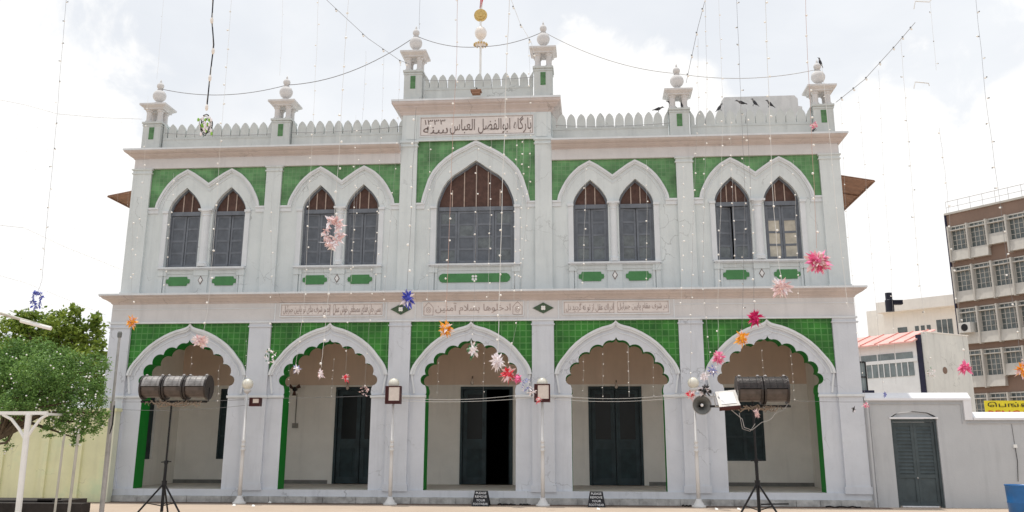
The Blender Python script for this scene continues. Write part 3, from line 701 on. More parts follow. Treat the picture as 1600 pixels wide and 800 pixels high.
# main cornice, left and right of the middle block, and the block's own
for i, (x0, x1) in enumerate(((-8.62, -1.862), (1.862, 8.62))):
    bx('entablature', 'friezep', B, x0-(.04 if i == 0 else 0), x1+(.04 if i else 0), YU-.09, YU, 7.95, 8.20)
    k = [(.095, 8.20), (.12, 8.205), (.12, 8.225), (.16, 8.235), (.22, 8.26), (.25, 8.275), (.25, 8.295), (.31, 8.305), (.36, 8.33), (.375, 8.35), (.375, 8.395), (.0, 8.41)]
    m_ = MB(); n = len(k); q = len(m_.v)
    for o_, z in k:                                      # mitre only at the outer end
        a, b = (x0-o_*.6 if i == 0 else x0), (x1+o_*.6 if i else x1); m_.v += [(a, 3., z), (a, YU-o_, z), (b, YU-o_, z), (b, 3., z)]
    for j in range(n-1):
        for e in ((0, 1) if i == 0 else (1, 2)): m_.face(q+j*4+e, q+j*4+e+1, q+j*4+5+e, q+j*4+4+e)
    m_.face(*([q+j*4+2 for j in range(n)][::-1] if i == 0 else [q+j*4+1 for j in range(n)]))
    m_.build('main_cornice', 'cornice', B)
    bx('sunlit_cornice_lip', 'trim', B, (x0-.24 if i == 0 else x0), (x1+.24 if i else x1), YU-.395, YU-.375, 8.362, 8.405)  # lip painted paler to stand for the sunlit cornice edge
bb = MB(); bb.box(-1.85, 1.85, YU-.055, YU, 8.535, 9.24); bb.box(-1.885, 1.885, YU-.10, YU-.055, 8.50, 8.535)
bb.build('middle_block', 'upper', B)
bx('block_body', 'upper', B, -1.84, 1.84, YU+.35, 2.6, 8.2, 9.30)
kp = [(.055, 9.20), (.07, 9.23), (.09, 9.25), (.09, 9.28), (.12, 9.31), (.17, 9.35), (.20, 9.37), (.20, 9.40), (.25, 9.42), (.27, 9.45), (.27, 9.53), (.0, 9.56)]
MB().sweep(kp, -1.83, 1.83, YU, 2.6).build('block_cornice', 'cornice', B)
bx('sunlit_cornice_lip', 'trim', B, -2.105, 2.105, YU-.287, YU-.27, 9.50, 9.55)  # sunlit edge of the block cornice, put in as paler trim
for c in (-1.62, 1.62): bx('block_rib', 'upper', B, c-.13, c+.13, YU-.075, YU-.055, 8.56, 9.18)
inscription(-1.40, 1.42, 8.64, 9.13, YU-.055, [('بارگاه ابوالفضل العباس', .36, 2.02, .43)], 'ink', border=True)
ip = [o for o in B.children if o.name.startswith('inscription_panel')][-1]
text('lettering', arabic('سنه'), .62, .19, (-1.01, YU-.071, 8.79), 'ink', ip); text('lettering', '\u0661\u0663\u0663\u0663', .52, .13, (-1.03, YU-.071, 9.00), 'ink', ip)
# parapets with pointed merlons, each merlon its own part
def parapet(x0, x1, z0, n, yf_=YU+.05, th=.12):
    zt = z0+.40
    p = MB().box(x0, x1, yf_, yf_+th, z0, zt).build('parapet', 'parapet', B)
    MB().box(x0, x1, yf_-.012, yf_, z0+.34, z0+.36).build('parapet_line', 'parapet', p)
    sp_ = (x1-x0)/n; w = sp_*.44; h = .36
    for i in range(n+1):
        c = x0+sp_*i; f = [(-w, 0), (-w*1.04, .10), (-w*.98, .2), (-w*.72, .28), (-w*.3, .34), (0, h), (w*.3, .34), (w*.72, .28), (w*.98, .2), (w*1.04, .10), (w, 0)]
        if i == 0: f = [(0, 0), (0, h+.02), (w*.4, .31), (w*.8, .24), (w*1.0, .16), (w, 0)]
        if i == n: f = [(-w, 0), (-w, .16), (-w*.8, .24), (-w*.4, .31), (0, h+.02), (0, 0)]
        j = .008*rnd.uniform(-1, 1)
        MB().poly([[(c+a+j, zt+b*(1+.03*rnd.uniform(-1, 1))) for a, b in reversed(f)]], yf_+.01, yf_+th-.01).build('merlon', 'parapet', B)
P12 = (-8.33, -4.96, -1.62, 1.665, 4.98, 8.41)
parapet(P12[0]+.27, P12[1]-.27, 8.405, 12); parapet(P12[1]+.27, -1.86, 8.405, 12); parapet(-1.33, 1.40, 9.55, 12); parapet(1.88, P12[4]-.27, 8.405, 12); parapet(P12[4]+.27, P12[5]-.27, 8.405, 12)
bk = MB()
for s in (-1, 1): bk.box(min(s*8.58, s*8.46), max(s*8.58, s*8.46), YU+.6, 11.9, 8.41, 8.81)
bk.build('side_parapet', 'parapet', B)
# turrets: built once, then copied with their sub-parts
def make_turret():
    t = bpy.data.objects.new('turret', None); COL.objects.link(t); t.parent = B; t.empty_display_size = .2
    o = MB(); o.box(-.235, .235, -.235, .235, 0, .70); o.box(-.25, .25, -.25, .25, .70, .73); o.box(-.235, .235, -.235, .235, .73, .76); o.box(-.265, .265, -.265, .265, .76, .81); o.build('pedestal', 'parapet', t, True)
    for s in (-1, 1): MB().box(-.065, .065, s*.235-.008 if s < 0 else s*.235, s*.235 if s < 0 else s*.235+.008, .34, .66).build('green_panel', 'tile2', t, True)
    for x in (-1, 1):
        for y in (-1, 1):
            c = MB(); c.lathe([(.088, .81), (.088, .86), (.068, .875), (.068, 1.09), (.09, 1.105), (.09, 1.15)], (x*.145, y*.145, 0), 10); c.build('small_column', 'turret', t, True)
    r = MB(); prof_ = [(.24, 1.15), (.26, 1.155), (.26, 1.19), (.335, 1.245), (.345, 1.245), (.345, 1.29), (.27, 1.30), (.20, 1.33), (.15, 1.36), (.13, 1.375), (0.001, 1.375)]
    k = len(r.v)
    for a, z in prof_: r.v += [(-a, -a, z), (a, -a, z), (a, a, z), (-a, a, z)]
    for j in range(len(prof_)-1):
        for i in range(4): r.face(k+j*4+i, k+j*4+(i+1) % 4, k+j*4+4+(i+1) % 4, k+j*4+4+i)
    r.face(k+3, k+2, k+1, k); r.build('turret_roof', 'turret', t, True)
    f = MB(); pr_ = [(.12, 1.37), (.12, 1.395), (.085, 1.41), (.06, 1.43)]
    for i in range(11):
        a = math.pi*(-.42+.84*i/10); pr_.append((.170*math.cos(a), 1.595+.165*math.sin(a)))
    pr_ += [(.055, 1.762), (.075, 1.772), (.055, 1.785)]
    for i in range(8):
        a = math.pi*(-.38+.78*i/7); pr_.append((.092*math.cos(a), 1.87+.092*math.sin(a)))
    pr_ += [(.022, 1.97), (.026, 1.99), (.004, 2.06)]
    f.lathe(pr_, (0, 0, 0), 18); f.build('finial', 'turret', t, True, True)
    return t
tz = make_turret(); first = True
for i, x in enumerate(P12):
    o = tz if i == 0 else copy_tree(tz, B)
    o.location = (x, YU+.18, 8.40 if i not in (2, 3) else 9.55)
    if i not in (2, 3): o.scale = (1, 1, 1)
    else: o.scale = (.97, 1, 1.06)
# rusty awnings on both flanks
for s in (-1, 1):
    a = MB(); x0, x1 = s*8.705, s*9.62; ya, yb = 1.0, 5.5; z0, z1 = 7.60, 7.43
    a.quad((x0, ya, z0), (x1, ya, z1), (x1, yb, z1), (x0, yb, z0)); a.quad((x0, ya, z0+.02), (x0, yb, z0+.02), (x1, yb, z1+.02), (x1, ya, z1+.02)); a.quad((x0, ya, z0), (x1, ya, z1), (x1, ya, z1+.02), (x0, ya, z0+.02)); a.quad((x1, ya, z1), (x1, yb, z1), (x1, yb, z1+.02), (x1, ya, z1+.02))
    o = a.build('flank_awning', 'awning', B)
    rb = MB()
    for j in range(4): y = ya+.02+j*1.4; rb.tube([(x0, y, z0-.02), (x1, y, z1-.02)], .018, 5)
    rb.tube([(x1, ya, z1-.01), (x1, yb, z1-.01)], .02, 5); rb.build('awning_rib', 'awning', o)
# stair head on the roof
p0, p1 = at(1127, 152, 2.5), at(1246, 148, 2.5)
sh = MB(); zt = p0.z; xs = (p0.x, p1.x)
sh.poly([[(xs[0], 8.2), (xs[1], 8.2), (xs[1]+.1, zt-.32), (xs[1], zt-.3), (xs[1], zt-.1), (xs[1]-.08, zt), (xs[0]+.08, zt), (xs[0], zt-.1), (xs[0], zt-.3), (xs[0]-.1, zt-.32)]], 2.5, 5)
sh.build('roof_stair_head', 'turret', B)
# downpipe at the right corner, small lamp bracket under the middle parapet
dp = MB(); dp.tube([(8.66, -.13, .0), (8.66, -.13, 2.2)], .025, 6); dp.build('downpipe', 'bwall', B)

# ------------------------------------------------------------------ things fixed to the mosque
def simple(name, mb, label, cat, m=None, group=None, smooth=False):
    return tag(mb.build(name, m, None, True, smooth), label, cat, group)
t = thing('bracket_lamp', (0.04, .02, 9.55), 'small bronze flood lamp on the cornice below the middle battlements', 'lamp')
MB().box(-.09, .17, -.10, .10, 9.62, 9.66).box(-.06, .14, -.08, .08, 9.56, 9.62).build('lamp_body', 'awning', t); MB().tube([(.04, 0.0, 9.66), (.04, .05, 9.74), (.04, .2, 9.75)], .02, 6).build('lamp_arm', 'dark', t)
# flagpole
YP = .9
fp = thing('flagpole', (.06, YP, 8.2), 'white flagpole with crystal bowl, round gold disc and red cloth above the middle block', 'flagpole')
a = at(751, 110, YP); b = at(751, 70, YP); c = at(751, 24, YP); d = at(754, -10, YP); e = at(759, -70, YP)
MB().tube([(a.x, YP, 8.2), b, c, d, e], .028, 8).build('pole', 'white', fp)
s_ = 1/66
gb = MB(); gb.lathe([(.03, -.05), (.17, .0), (.17, .02), (.12, .06), (.06, .09), (.05, .14), (.10, .18), (.15, .26), (.16, .36), (.12, .45), (.05, .50)], b, 14); gb.build('crystal_bowl', 'crystal', fp, False, True)
pe = MB()
for i in range(14):
    an = 2*math.pi*i/14; q = b+Vector((.17*math.cos(an), .17*math.sin(an), .0)); pe.ell(q, .022, .022, .035, 6, 4)
pe.build('crystal_drop', 'gold', fp)
gd = MB(); gd.lathe([(.17, -.03), (.175, 0), (.17, .03)], c, 20, 'Y')
for r, y in ((.13, .045), (.06, .06)): gd.lathe([(r, -y), (r, y)], c, 16, 'Y')
gd.build('gold_disc', 'gold', fp)
fl = MB(); n = 9; k = len(fl.v)
for i in range(n):
    q = at(751+i*1.9, 14-i*11, YP); w = .05+.045*i
    for j in range(4): fl.v.append((q.x-w/2+w*j/3, YP-.03+.05*math.sin(i*.9+j*1.7), q.z+.02*j))
for i in range(n-1):
    for j in range(3): fl.face(k+i*4+j, k+i*4+j+1, k+i*4+5+j, k+i*4+4+j)
fl.build('red_cloth', 'red', fp)

def sag(p, q, s, n=16): p, q = Vector(p), Vector(q); return [p.lerp(q, i/n)-Vector((0, 0, s*4*(i/n)*(1-i/n))) for i in range(n+1)]
fin = [Vector((x, YU+.18, (8.40+1.80) if i not in (2, 3) else 9.55+1.90)) for i, x in enumerate(P12)]
pole_mid = Vector((b.x, YP, b.z-.05))
for p, q, s, r, lab in ((fin[0], fin[1], .22, .009, 'dark cable sagging between the two left turrets'), (fin[1], fin[2], .30, .010, 'long dark cable rising from second left turret to the tall left turret'),
                    (fin[2], pole_mid, .12, .009, 'cable from the tall left turret to the flagpole'), (pole_mid, fin[3], .10, .009, 'cable from the flagpole to the tall right turret'),
                    (fin[3], fin[4], .22, .008, 'thin cable falling from the tall right turret to the fifth turret'), (fin[4], fin[5], .18, .008, 'thin cable between the two rightmost turrets')):
    o = MB().tube(sag(p, q, s), r, 5); simple('roof_cable', o, lab, 'cable', 'wire' if r > .0085 else 'steel', 'cables strung between the turrets')
for i, (u0, v0, u1, v1) in enumerate(((258, 208, 425, 209), (455, 207, 640, 196), (664, 125, 835, 120), (868, 196, 1047, 192))):
    p, q = at(u0, v0, YU-.02), at(u1, v1, YU-.02)
    simple('parapet_wire', MB().tube(sag(p, q, .05), .007, 4), 'thin dark wire along the ' + ('leftmost', 'second', 'raised middle', 'fourth')[i]+' stretch of battlements', 'wire', 'wire', 'wires along the battlements')

# verandah fittings
wf = thing('wall_fan', at(461, 606, YB), 'dark wall fan high on the verandah wall inside the second arch', 'fan'); q = at(461, 608, YB-.15)
MB().lathe([(.03, -.06), (.06, -.03), (.06, .05), (.02, .07)], q, 10, 'Y').tube([(q.x, YB, q.z-.02), q], .02, 6).build('fan_motor', 'dark', wf)
f = MB()
for i in range(3):
    an = 2*math.pi*i/3+.5; d0 = Vector((math.cos(an), 0, math.sin(an))); pe_ = Vector((-d0.z, 0, d0.x))
    f.quad(*[q+Vector((0, -.05, 0))+v for v in (d0*.04-pe_*.02, d0*.17-pe_*.05, d0*.17+pe_*.06, d0*.04+pe_*.03)])
f.build('fan_blade', 'lunette', wf)
sw = thing('switch_box', at(461, 665, YB), 'grey switch box with conduit on the verandah wall inside the second arch', 'switch'); q = at(461, 665, YB-.02)
MB().box(q.x-.07, q.x+.07, YB-.05, YB, q.z-.06, q.z+.06).build('casing', 'switch', sw); z2 = at(461, 615, YB).z
MB().tube([(q.x, YB-.02, q.z+.06), (q.x, YB-.02, z2)], .012, 5).build('conduit', 'switch', sw)
for (u, v, lab) in ((543, 605, 'small bare lamp above the dark door of the second arch'), (738, 597, 'small bare lamp above the half open middle door'), (963, 603, 'small bare lamp above the closed door of the fourth arch')):
    q = at(u, v, YB-.12); l_ = thing('door_lamp', q, lab, 'lamp', 'lamps above the verandah doors')
    MB().lathe([(.015, -.07), (.045, -.03), (.04, .01), (.02, .05), (.02, .09)], q, 10).build('bulb', 'lampglass', l_, False, True); MB().tube([(q.x, q.y, q.z+.08), (q.x, q.y, q.z+.14), (q.x, YB, q.z+.14)], .012, 5).build('bracket', 'dark', l_)

# ------------------------------------------------------------------ lamp posts
def lamp_post(x, lab, dark=False):
    t = thing('lamp_post', (x, -.5, 0), lab, 'lamp post', 'white lamp posts along the facade')
    MB().lathe([(.15, 0), (.15, .035), (.11, .055), (.095, .09), (.065, .13), (.055, .17)], (x, -.5, 0), 14).build('post_base', 'post', t, False, True)
    MB().lathe([(.043, .17), (.040, .9), (.037, 1.12), (.056, 1.13), (.056, 1.16), (.038, 1.175), (.038, 1.21), (.054, 1.22), (.054, 1.25), (.036, 1.265), (.036, 1.31), (.048, 1.32), (.048, 1.34), (.031, 1.36), (.024, 2.38)], (x, -.5, 0), 12).build('shaft', 'post', t, False, True)
    MB().lathe([(.03, 2.36), (.085, 2.42), (.09, 2.45), (.07, 2.455)], (x, -.5, 0), 12).build('lamp_holder', 'post', t, False, True)
    g_ = [(.05, 2.445)]+[(.125*math.cos(math.pi*(-.36+.86*i/8)), 2.57+.125*math.sin(math.pi*(-.36+.86*i/8))) for i in range(9)]
    MB().lathe(g_, (x, -.5, 0), 16).build('glass_globe', 'globe', t, False, True)
    return t
LP = [(-5.0, 'leftmost white lamp post between the first and second arches'), (-1.655, 'white lamp post left of the middle arch, under a maroon box lamp'), (1.65, 'white lamp post right of the middle arch, under a maroon box lamp'), (4.93, 'rightmost white lamp post with a horn loudspeaker')]
for x, l in LP: lamp_post(x, l)
def box_lamp(u, v, w, h, lab, Y=-.72):
    c = at(u, v, Y); t = thing('box_flood_lamp', c, lab, 'flood lamp', 'maroon box lamps on the lamp posts')
    w, h = w/70, h/70
    MB().box(c.x-w/2, c.x+w/2, Y, Y+.14, c.z-h/2, c.z+h/2).build('housing', 'maroon', t)
    f = MB(); b_ = .025
    for q in ((-w/2, w/2, -h/2, -h/2+b_), (-w/2, w/2, h/2-b_, h/2), (-w/2, -w/2+b_, -h/2+b_, h/2-b_), (w/2-b_, w/2, -h/2+b_, h/2-b_)): f.box(c.x+q[0], c.x+q[1], Y-.02, Y, c.z+q[2], c.z+q[3])
    f.build('lamp_rim', 'maroon', t); MB().box(c.x-w/2+.08, c.x+w/2-b_, Y-.008, Y-.001, c.z-h/2+.07, c.z+h/2-b_).build('lamp_glass', 'lampglass', t)
    MB().tube([(c.x, Y+.14, c.z), (c.x, -.5, c.z)], .02, 6).build('bracket', 'dark', t)
box_lamp(398, 628, 17, 13, 'small box lamp fixed beside the leftmost lamp post')
box_lamp(614, 617, 24, 27, 'maroon box lamp on the post left of the middle arch')
box_lamp(847, 614, 24, 27, 'maroon box lamp on the post right of the middle arch, with a pink star')
c = at(1097, 633, -.85); t = thing('horn_loudspeaker', c, 'grey horn loudspeaker fixed to the rightmost lamp post', 'loudspeaker')
MB().lathe([(.045, -.25), (.05, -.2), (.07, -.13), (.11, -.065), (.15, -.03), (.20, .0), (.20, -.012), (.15, -.045), (.11, -.08), (.07, -.15), (.05, -.25)], c, 24, 'Y', False).build('horn', 'horn', t, False, True)
MB().lathe([(.19, .002), (.205, .012), (.205, -.012), (.19, -.012)], c, 24, 'Y', False).build('horn_rim', 'steel', t, False, True)
MB().ell(c+Vector((0, -.03+.05, 0)), .035, .035, .035, 10, 6).tube([c+Vector((0, 0.02, 0)), c+Vector((0, .2, 0))], .015, 6).build('diaphragm_cap', 'whiteglass', t, False, True)
MB().lathe([(.06, -.25), (.075, -.27), (.075, -.36), (.05, -.38)], c, 12, 'Y').build('driver', 'horn', t)
MB().tube([c+Vector((0, .22, 0)), (4.93, -.5, c.z-.05)], .018, 6).build('bracket', 'dark', t)

# A-frame notice boards
for u0, v0, lab in ((752, 786, 'black A-frame notice board by the half open middle door'), (932, 787.5, 'black A-frame notice board in front of the fourth arch')):
    X = at(u0, v0, -.55).x; s = -.42; t = thing('notice_board', (X, -.55, 0), lab, 'notice board', 'black A-frame boards on the ground')
    w, h, lean = .19, .31, .10; th = .015
    for sgn, nm in ((1, 'front_panel'), (-1, 'back_panel')):
        m_ = MB(); y0 = -.55-sgn*.16; y1 = -.55-sgn*.02
        a = [(X-w, y0, 0), (X+w, y0, 0), (X+w*.72, y1, h), (X-w*.72, y1, h)]; bq = [(p[0], p[1]+sgn*th, p[2]) for p in a]
        k = m_.add(a+bq)
        for fc in ((0, 1, 2, 3), (7, 6, 5, 4), (0, 4, 5, 1), (1, 5, 6, 2), (2, 6, 7, 3), (3, 7, 4, 0)): m_.face(*[k+i for i in fc])
        pn = m_.build(nm, 'board', t)
        if sgn > 0:
            rot = Matrix.Rotation(-math.atan2(.14, h), 3, 'X')
            for j, (wd, ww) in enumerate((('PLEASE', .22), ('REMOVE', .25), ('YOUR', .19), ('FOOTWEAR', .31))):
                z = h*(.86-.235*j); y = y0+(y1-y0)*z/h-.009
                text('lettering', wd, ww, .048, (X, y, z), 'chalk', pn, .004, rot=rot)
# ------------------------------------------------------------------ tripod flood lights
def tripod(x, y, apex, top, spread, lab, name='tripod_stand', arm=None):
    t = thing(name, (x, y, 0), lab, 'stand', 'tripod stands in the forecourt')
    MB().tube([(x, y, .12), (x, y, apex+.35)], .028, 8).build('lower_mast', 'dark', t); MB().tube([(x, y, apex+.35), (x, y, top)], .018, 8).build('upper_mast', 'dark', t)
    MB().lathe([(.045, -.04), (.045, .04)], (x, y, apex), 10).lathe([(.035, -.03), (.035, .03)], (x, y, apex+.35), 10).tube([(x-.09, y, apex+.35), (x+.09, y, apex+.36)], .01, 5).build('collar', 'dark', t)
    for i in range(3):
        an = spread[1]+2*math.pi*i/3; f = Vector((x+spread[0]*math.cos(an), y+spread[0]*math.sin(an), .01))
        MB().tube([(x, y, apex), f], .017, 6).build('leg', 'dark', t)
        md = Vector((x, y, apex)).lerp(f, .55); MB().tube([(x, y, .22), md], .009, 5).build('brace', 'dark', t)
    return t
T1 = tripod(-4.73, -5, .60, 2.0, (.50, R(-20)), 'black tripod stand under three grey drum lamps at the left')
T2 = tripod(5.47, -5, .66, 1.97, (.46, R(200)), 'black tripod stand under two black drum lamps at the right')
def crossbar(x0, x1, y, z, par): 
    o = MB(); o.tube([(x0, y, z), (x1, y, z)], .02, 8); o.build('crossbar', 'dark', par)
crossbar(-5.3, -4.08, -5, 1.99, T1); crossbar(4.75, 6.1, -5, 1.90, T2)
def drum(cx_, y, cz_, ln, r, m, lab, grp, tilt=0):
    t = thing('drum_lamp', (cx_, y, cz_-r), lab, 'flood lamp', grp)
    hs = MB(); n = 14; k = len(hs.v)
    # half-barrel housing with flat lens side turned down and forward
    sect = []
    for i in range(n+1):
        a = R(5)+R(180)*i/n; sect.append((r*math.cos(a), r*math.sin(a)))
    for X in (cx_-ln/2, cx_+ln/2):
        for a, b in sect: hs.v.append((X, y-a if True else 0, cz_+b))
    q = n+1
    for i in range(n): hs.face(k+i, k+i+1, k+q+i+1, k+q+i)
    hs.face(k+n, k, k+q, k+q+n); hs.face(*[k+i for i in reversed(range(q))]); hs.face(*[k+q+i for i in range(q)])
    hs.build('housing', m, t)
    lo_ = MB(); k = 0; n2 = 8  # lower lens side, shade from the overhead light painted in as dark colour
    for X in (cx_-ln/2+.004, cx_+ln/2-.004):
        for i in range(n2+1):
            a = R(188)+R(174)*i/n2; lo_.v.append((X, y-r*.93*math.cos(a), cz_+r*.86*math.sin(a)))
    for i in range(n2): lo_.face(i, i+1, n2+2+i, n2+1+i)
    lo_.build('shaded_lens_side', 'drumshade', t)
    for s in (-1, 1):
        e = MB(); e.lathe([(r*1.06, -.017), (r*1.06, .017)], (cx_+s*ln/2, y, cz_), 20, 'X'); e.build('end_plate', 'drumd', t)
    rb = MB()
    for j in (-.28, 0, .28): rb.tube([(cx_+j*ln*1.05, y-r*1.01*math.cos(R(a)), cz_+r*1.01*math.sin(R(a))) for a in range(10, 175, 20)], .006, 4)
    rb.build('cooling_rib', m, t)
    kn = MB()
    for s in (-.4, .4): kn.ell((cx_+s*ln, y-.03, cz_+r+.012), .028, .03, .02, 8, 4)
    kn.build('clasp', 'steel', t)
    br = MB(); br.tube([(cx_-ln/2-.018, y, cz_), (cx_-ln/2-.018, y, cz_-r-.03), (cx_+ln/2+.018, y, cz_-r-.03), (cx_+ln/2+.018, y, cz_)], .011, 6); br.build('yoke', 'dark', t)
for i, (u0, u1, nm) in enumerate(((226, 257, 'leftmost'), (261, 290, 'middle'), (294, 326, 'rightmost'))):
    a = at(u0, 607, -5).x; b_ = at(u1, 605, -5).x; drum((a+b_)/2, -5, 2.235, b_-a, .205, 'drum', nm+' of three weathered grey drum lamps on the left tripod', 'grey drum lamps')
for u0, u1, nm in ((1152, 1188, 'left'), (1193, 1229, 'right')):
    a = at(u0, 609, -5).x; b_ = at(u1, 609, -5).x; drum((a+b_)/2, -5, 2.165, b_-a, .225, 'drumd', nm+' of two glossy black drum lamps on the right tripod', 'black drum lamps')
# tangled rope and cable on the crossbars
for (x0, x1, z, lab) in ((-5.2, -4.15, 1.99, 'frayed rope and cable wound on the crossbar of the left tripod'), (5.1, 5.95, 1.90, 'frayed rope wound on the crossbar of the right tripod')):
    o = MB(); 
    for k in range(9):
        p = [Vector((x0+(x1-x0)*rnd.random(), -5.03, z+.02*rnd.random())) for _ in range(2)]; pts = sag(p[0], p[1], .04+.07*rnd.random(), 9)
        o.tube([v+Vector((.012*rnd.uniform(-1, 1), .03*rnd.uniform(-1, 1), .014*rnd.uniform(-1, 1))) for v in pts], .009, 4)
    for k in range(26):
        q = Vector((x0+(x1-x0)*rnd.random(), -5.03, z)); o.tube([q, q+Vector((.05*rnd.uniform(-1, 1), -.02, -.03-.05*rnd.random()))], .006, 4)
    simple('rope_tangle', o, lab, 'rope', 'rope', 'rope on the light stands')
o = MB(); pts = [at(u, v, -5.1) for u, v in ((1142, 640), (1160, 655), (1163, 668), (1175, 672), (1190, 660), (1204, 656), (1212, 645), (1225, 640), (1232, 630))]
o.tube(pts, .006, 5); o.tube([at(u, v, -5.06) for u, v in ((1155, 645), (1160, 670), (1172, 674), (1180, 662))], .005, 5)
simple('loose_cable', o, 'pale loose cable looping under the right pair of drum lamps', 'cable', 'steel')
# LED flood on the end of the right crossbar
c = at(1136, 622, -5.15); t = thing('led_flood_lamp', c, 'white faced square flood lamp at the left end of the right tripod', 'flood lamp')
q = [at(u, v, y) for u, v, y in ((1117, 612, -5.0), (1149, 609, -5.0), (1157, 633, -5.25), (1124, 636, -5.25))]
def slab(mb, q, d): k = mb.add(q+[p+d for p in q]); [mb.face(*[k+i for i in f]) for f in ((3, 2, 1, 0), (4, 5, 6, 7), (0, 1, 5, 4), (1, 2, 6, 5), (2, 3, 7, 6), (3, 0, 4, 7))]; return mb
nrm = (q[1]-q[0]).cross(q[3]-q[0]).normalized(); nrm = nrm if nrm.y > 0 else -nrm
slab(MB(), q, nrm*.05).build('housing', 'steel', t)
cc = sum(q, Vector())/4; slab(MB(), [cc+(p-cc)*.72-nrm*.008 for p in q], nrm*.006).build('lamp_glass', 'whiteglass', t)
slab(MB(), [q[3]+Vector((0, 0, .0)), q[2], q[2]+Vector((0, 0, -.03)), q[3]+Vector((0, 0, -.03))], nrm*.05).build('lower_rim', 'maroon', t)
MB().tube([q[0]+nrm*.03+Vector((-.03, 0, 0)), cc+nrm*.12-Vector((.2, 0, .05)), cc+nrm*.14, (4.9, -5, 1.90)], .012, 6).build('bracket', 'steel', t)
# steel pipe with a spotlight at the far left, lamp arm entering at the left edge
a, b_ = at(187, 523, -4), at(158, 806, -4); b_.z = 0
t = thing('steel_pipe_mast', b_, 'galvanised pipe mast standing before the left corner pilaster', 'mast')
MB().tube([b_, b_.lerp(a, .62)], .045, 10).build('lower_pipe', 'steel', t); MB().tube([b_.lerp(a, .6), a], .026, 8).build('upper_pipe', 'steel', t)
MB().lathe([(.02, -.06), (.04, -.05), (.045, .03), (.03, .06)], a, 10).build('pipe_cap', 'horn', t)
hc = b_.lerp(a, .58); MB().tube([hc+Vector((.05, -.02, .05)), hc+Vector((.06, -.03, -.3)), hc+Vector((.0, -.03, -.55))], .012, 5).build('hanging_cable', 'dark', t)
a, b_ = at(-40, 478, -8), at(78, 512, -8)
t = thing('street_lamp', (a.x, -8, 0), 'white tubular street lamp arm reaching in at the left edge before the tree', 'street lamp')
MB().tube([(a.x, -8, 0), (a.x, -8, a.z)], .05, 10).build('pole', 'white', t)
MB().tube([a, b_], .022, 10).build('arm', 'polepaint', t); MB().tube([a.lerp(b_, .62)+Vector((0, 0, -.02)), b_+Vector((.02, 0, -.012))], .03, 10).build('lamp_head', 'white', t)

# ------------------------------------------------------------------ right compound wall, door, barrel, switch
cw = thing('compound_wall', (10.7, 0, 0), 'pale grey compound wall with stepped white coping right of the mosque', 'wall')
MB().poly([[(8.62, 0), (9.16, 0), (9.16, 1.86), (9.20, 1.90), (9.35, 1.955), (9.65, 1.985), (9.95, 1.955), (10.08, 1.90), (10.12, 1.86), (10.12, 0), (24, 0), (24, 1.80), (10.70, 1.80), (10.70, 2.21), (8.62, 2.21)]], 0, .28).build('masonry', 'bwall', cw)
MB().box(10.74, 14, -.03, .0, 1.73, 1.745).box(8.62, 10.65, -.02, .0, 2.13, 2.142).box(10.70-.05, 10.70-.038, -.02, .0, 1.73, 2.142).build('drip_line', 'bwall', cw)
def coping(x0, x1, z, e0, e1):
    m_ = MB(); y0, y1 = -.07, .35; s = [(y0, z), (y0, z+.045), (.10, z+.17), (.18, z+.17), (y1, z+.045), (y1, z)]
    k = m_.add([(x, y, q) for x in (x0, x1) for y, q in s]); n = len(s)
    for i in range(n): j = (i+1) % n; m_.face(k+i, k+j, k+n+j, k+n+i)
    m_.face(*[k+i for i in reversed(range(n))]); m_.face(*[k+n+i for i in range(n)]); return m_
coping(8.62, 10.86, 2.21, 0, 0).build('coping', 'coping', cw); coping(10.87, 24, 1.80, 0, 0).build('coping', 'coping', cw)
MB().box(10.70, 10.86, -.06, .34, 1.80, 2.21).build('coping_step', 'coping', cw)
MB().tube([(8.74, -.02, 0), (8.74, -.02, 2.13)], .018, 6).build('conduit', 'bwall', cw)
d = MB(); d.box(9.16, 9.21, .06, .2, 0, 1.82); d.box(10.07, 10.12, .06, .2, 0, 1.82); d.box(9.21, 10.07, .06, .2, 1.76, 1.82); gd_ = d.build('door_frame', 'gate', cw)
MB().box(9.13, 10.15, -.03, .10, 1.825, 1.86).build('lintel', 'coping', cw); MB().poly([[(9.2, 1.86), (10.08, 1.86), (9.95, 1.94), (9.64, 1.97), (9.33, 1.94)]], .05, .2).build('arched_recess', 'bwall', cw)
for a, b_ in ((9.215, 9.638), (9.642, 10.065)):
    lf = MB().box(a, b_, .12, .15, .03, 1.755).build('door_leaf', 'gate', gd_)
    sl_ = MB()
    for x_, y_ in ((a, a+.06), (b_-.06, b_)): sl_.box(x_, y_, .10, .12, .03, 1.755)
    for z in (.03, .60, 1.68): sl_.box(a+.06, b_-.06, .10, .12, z, z+.07)
    for j in range(13):
        z = .70+.075*j; k = sl_.add([(a+.06, .122, z+.05), (b_-.06, .122, z+.05), (b_-.06, .098, z), (a+.06, .098, z), (a+.06, .122, z), (b_-.06, .122, z)])
        sl_.face(k+3, k+2, k+1, k); sl_.face(k+2, k+3, k+4, k+5)
    sl_.build('louvres', 'gate', lf)
MB().ell((9.63, .085, .60), .02, .02, .02, 8, 5).build('padlock', 'steel', gd_); MB().box(9.25, 10.0, .05, .1, .005, .03).build('threshold_strip', 'coping', gd_)
q = at(1586, 697, -.02); t = thing('wall_switch', q, 'small white wall socket with a hanging cable above the blue barrel', 'socket')
MB().box(q.x-.035, q.x+.035, -.05, .0, q.z-.035, q.z+.035).build('casing', 'white', t); MB().tube([(q.x, -.02, q.z-.03), (q.x+.01, -.02, q.z-.3), (q.x-.03, -.02, q.z-.72)], .007, 5).build('lower_cable', 'dark', t)
MB().tube([(q.x, -.012, q.z+.03), (q.x-.01, -.012, q.z+.45)], .004, 4).build('upper_cable', 'dark', t)
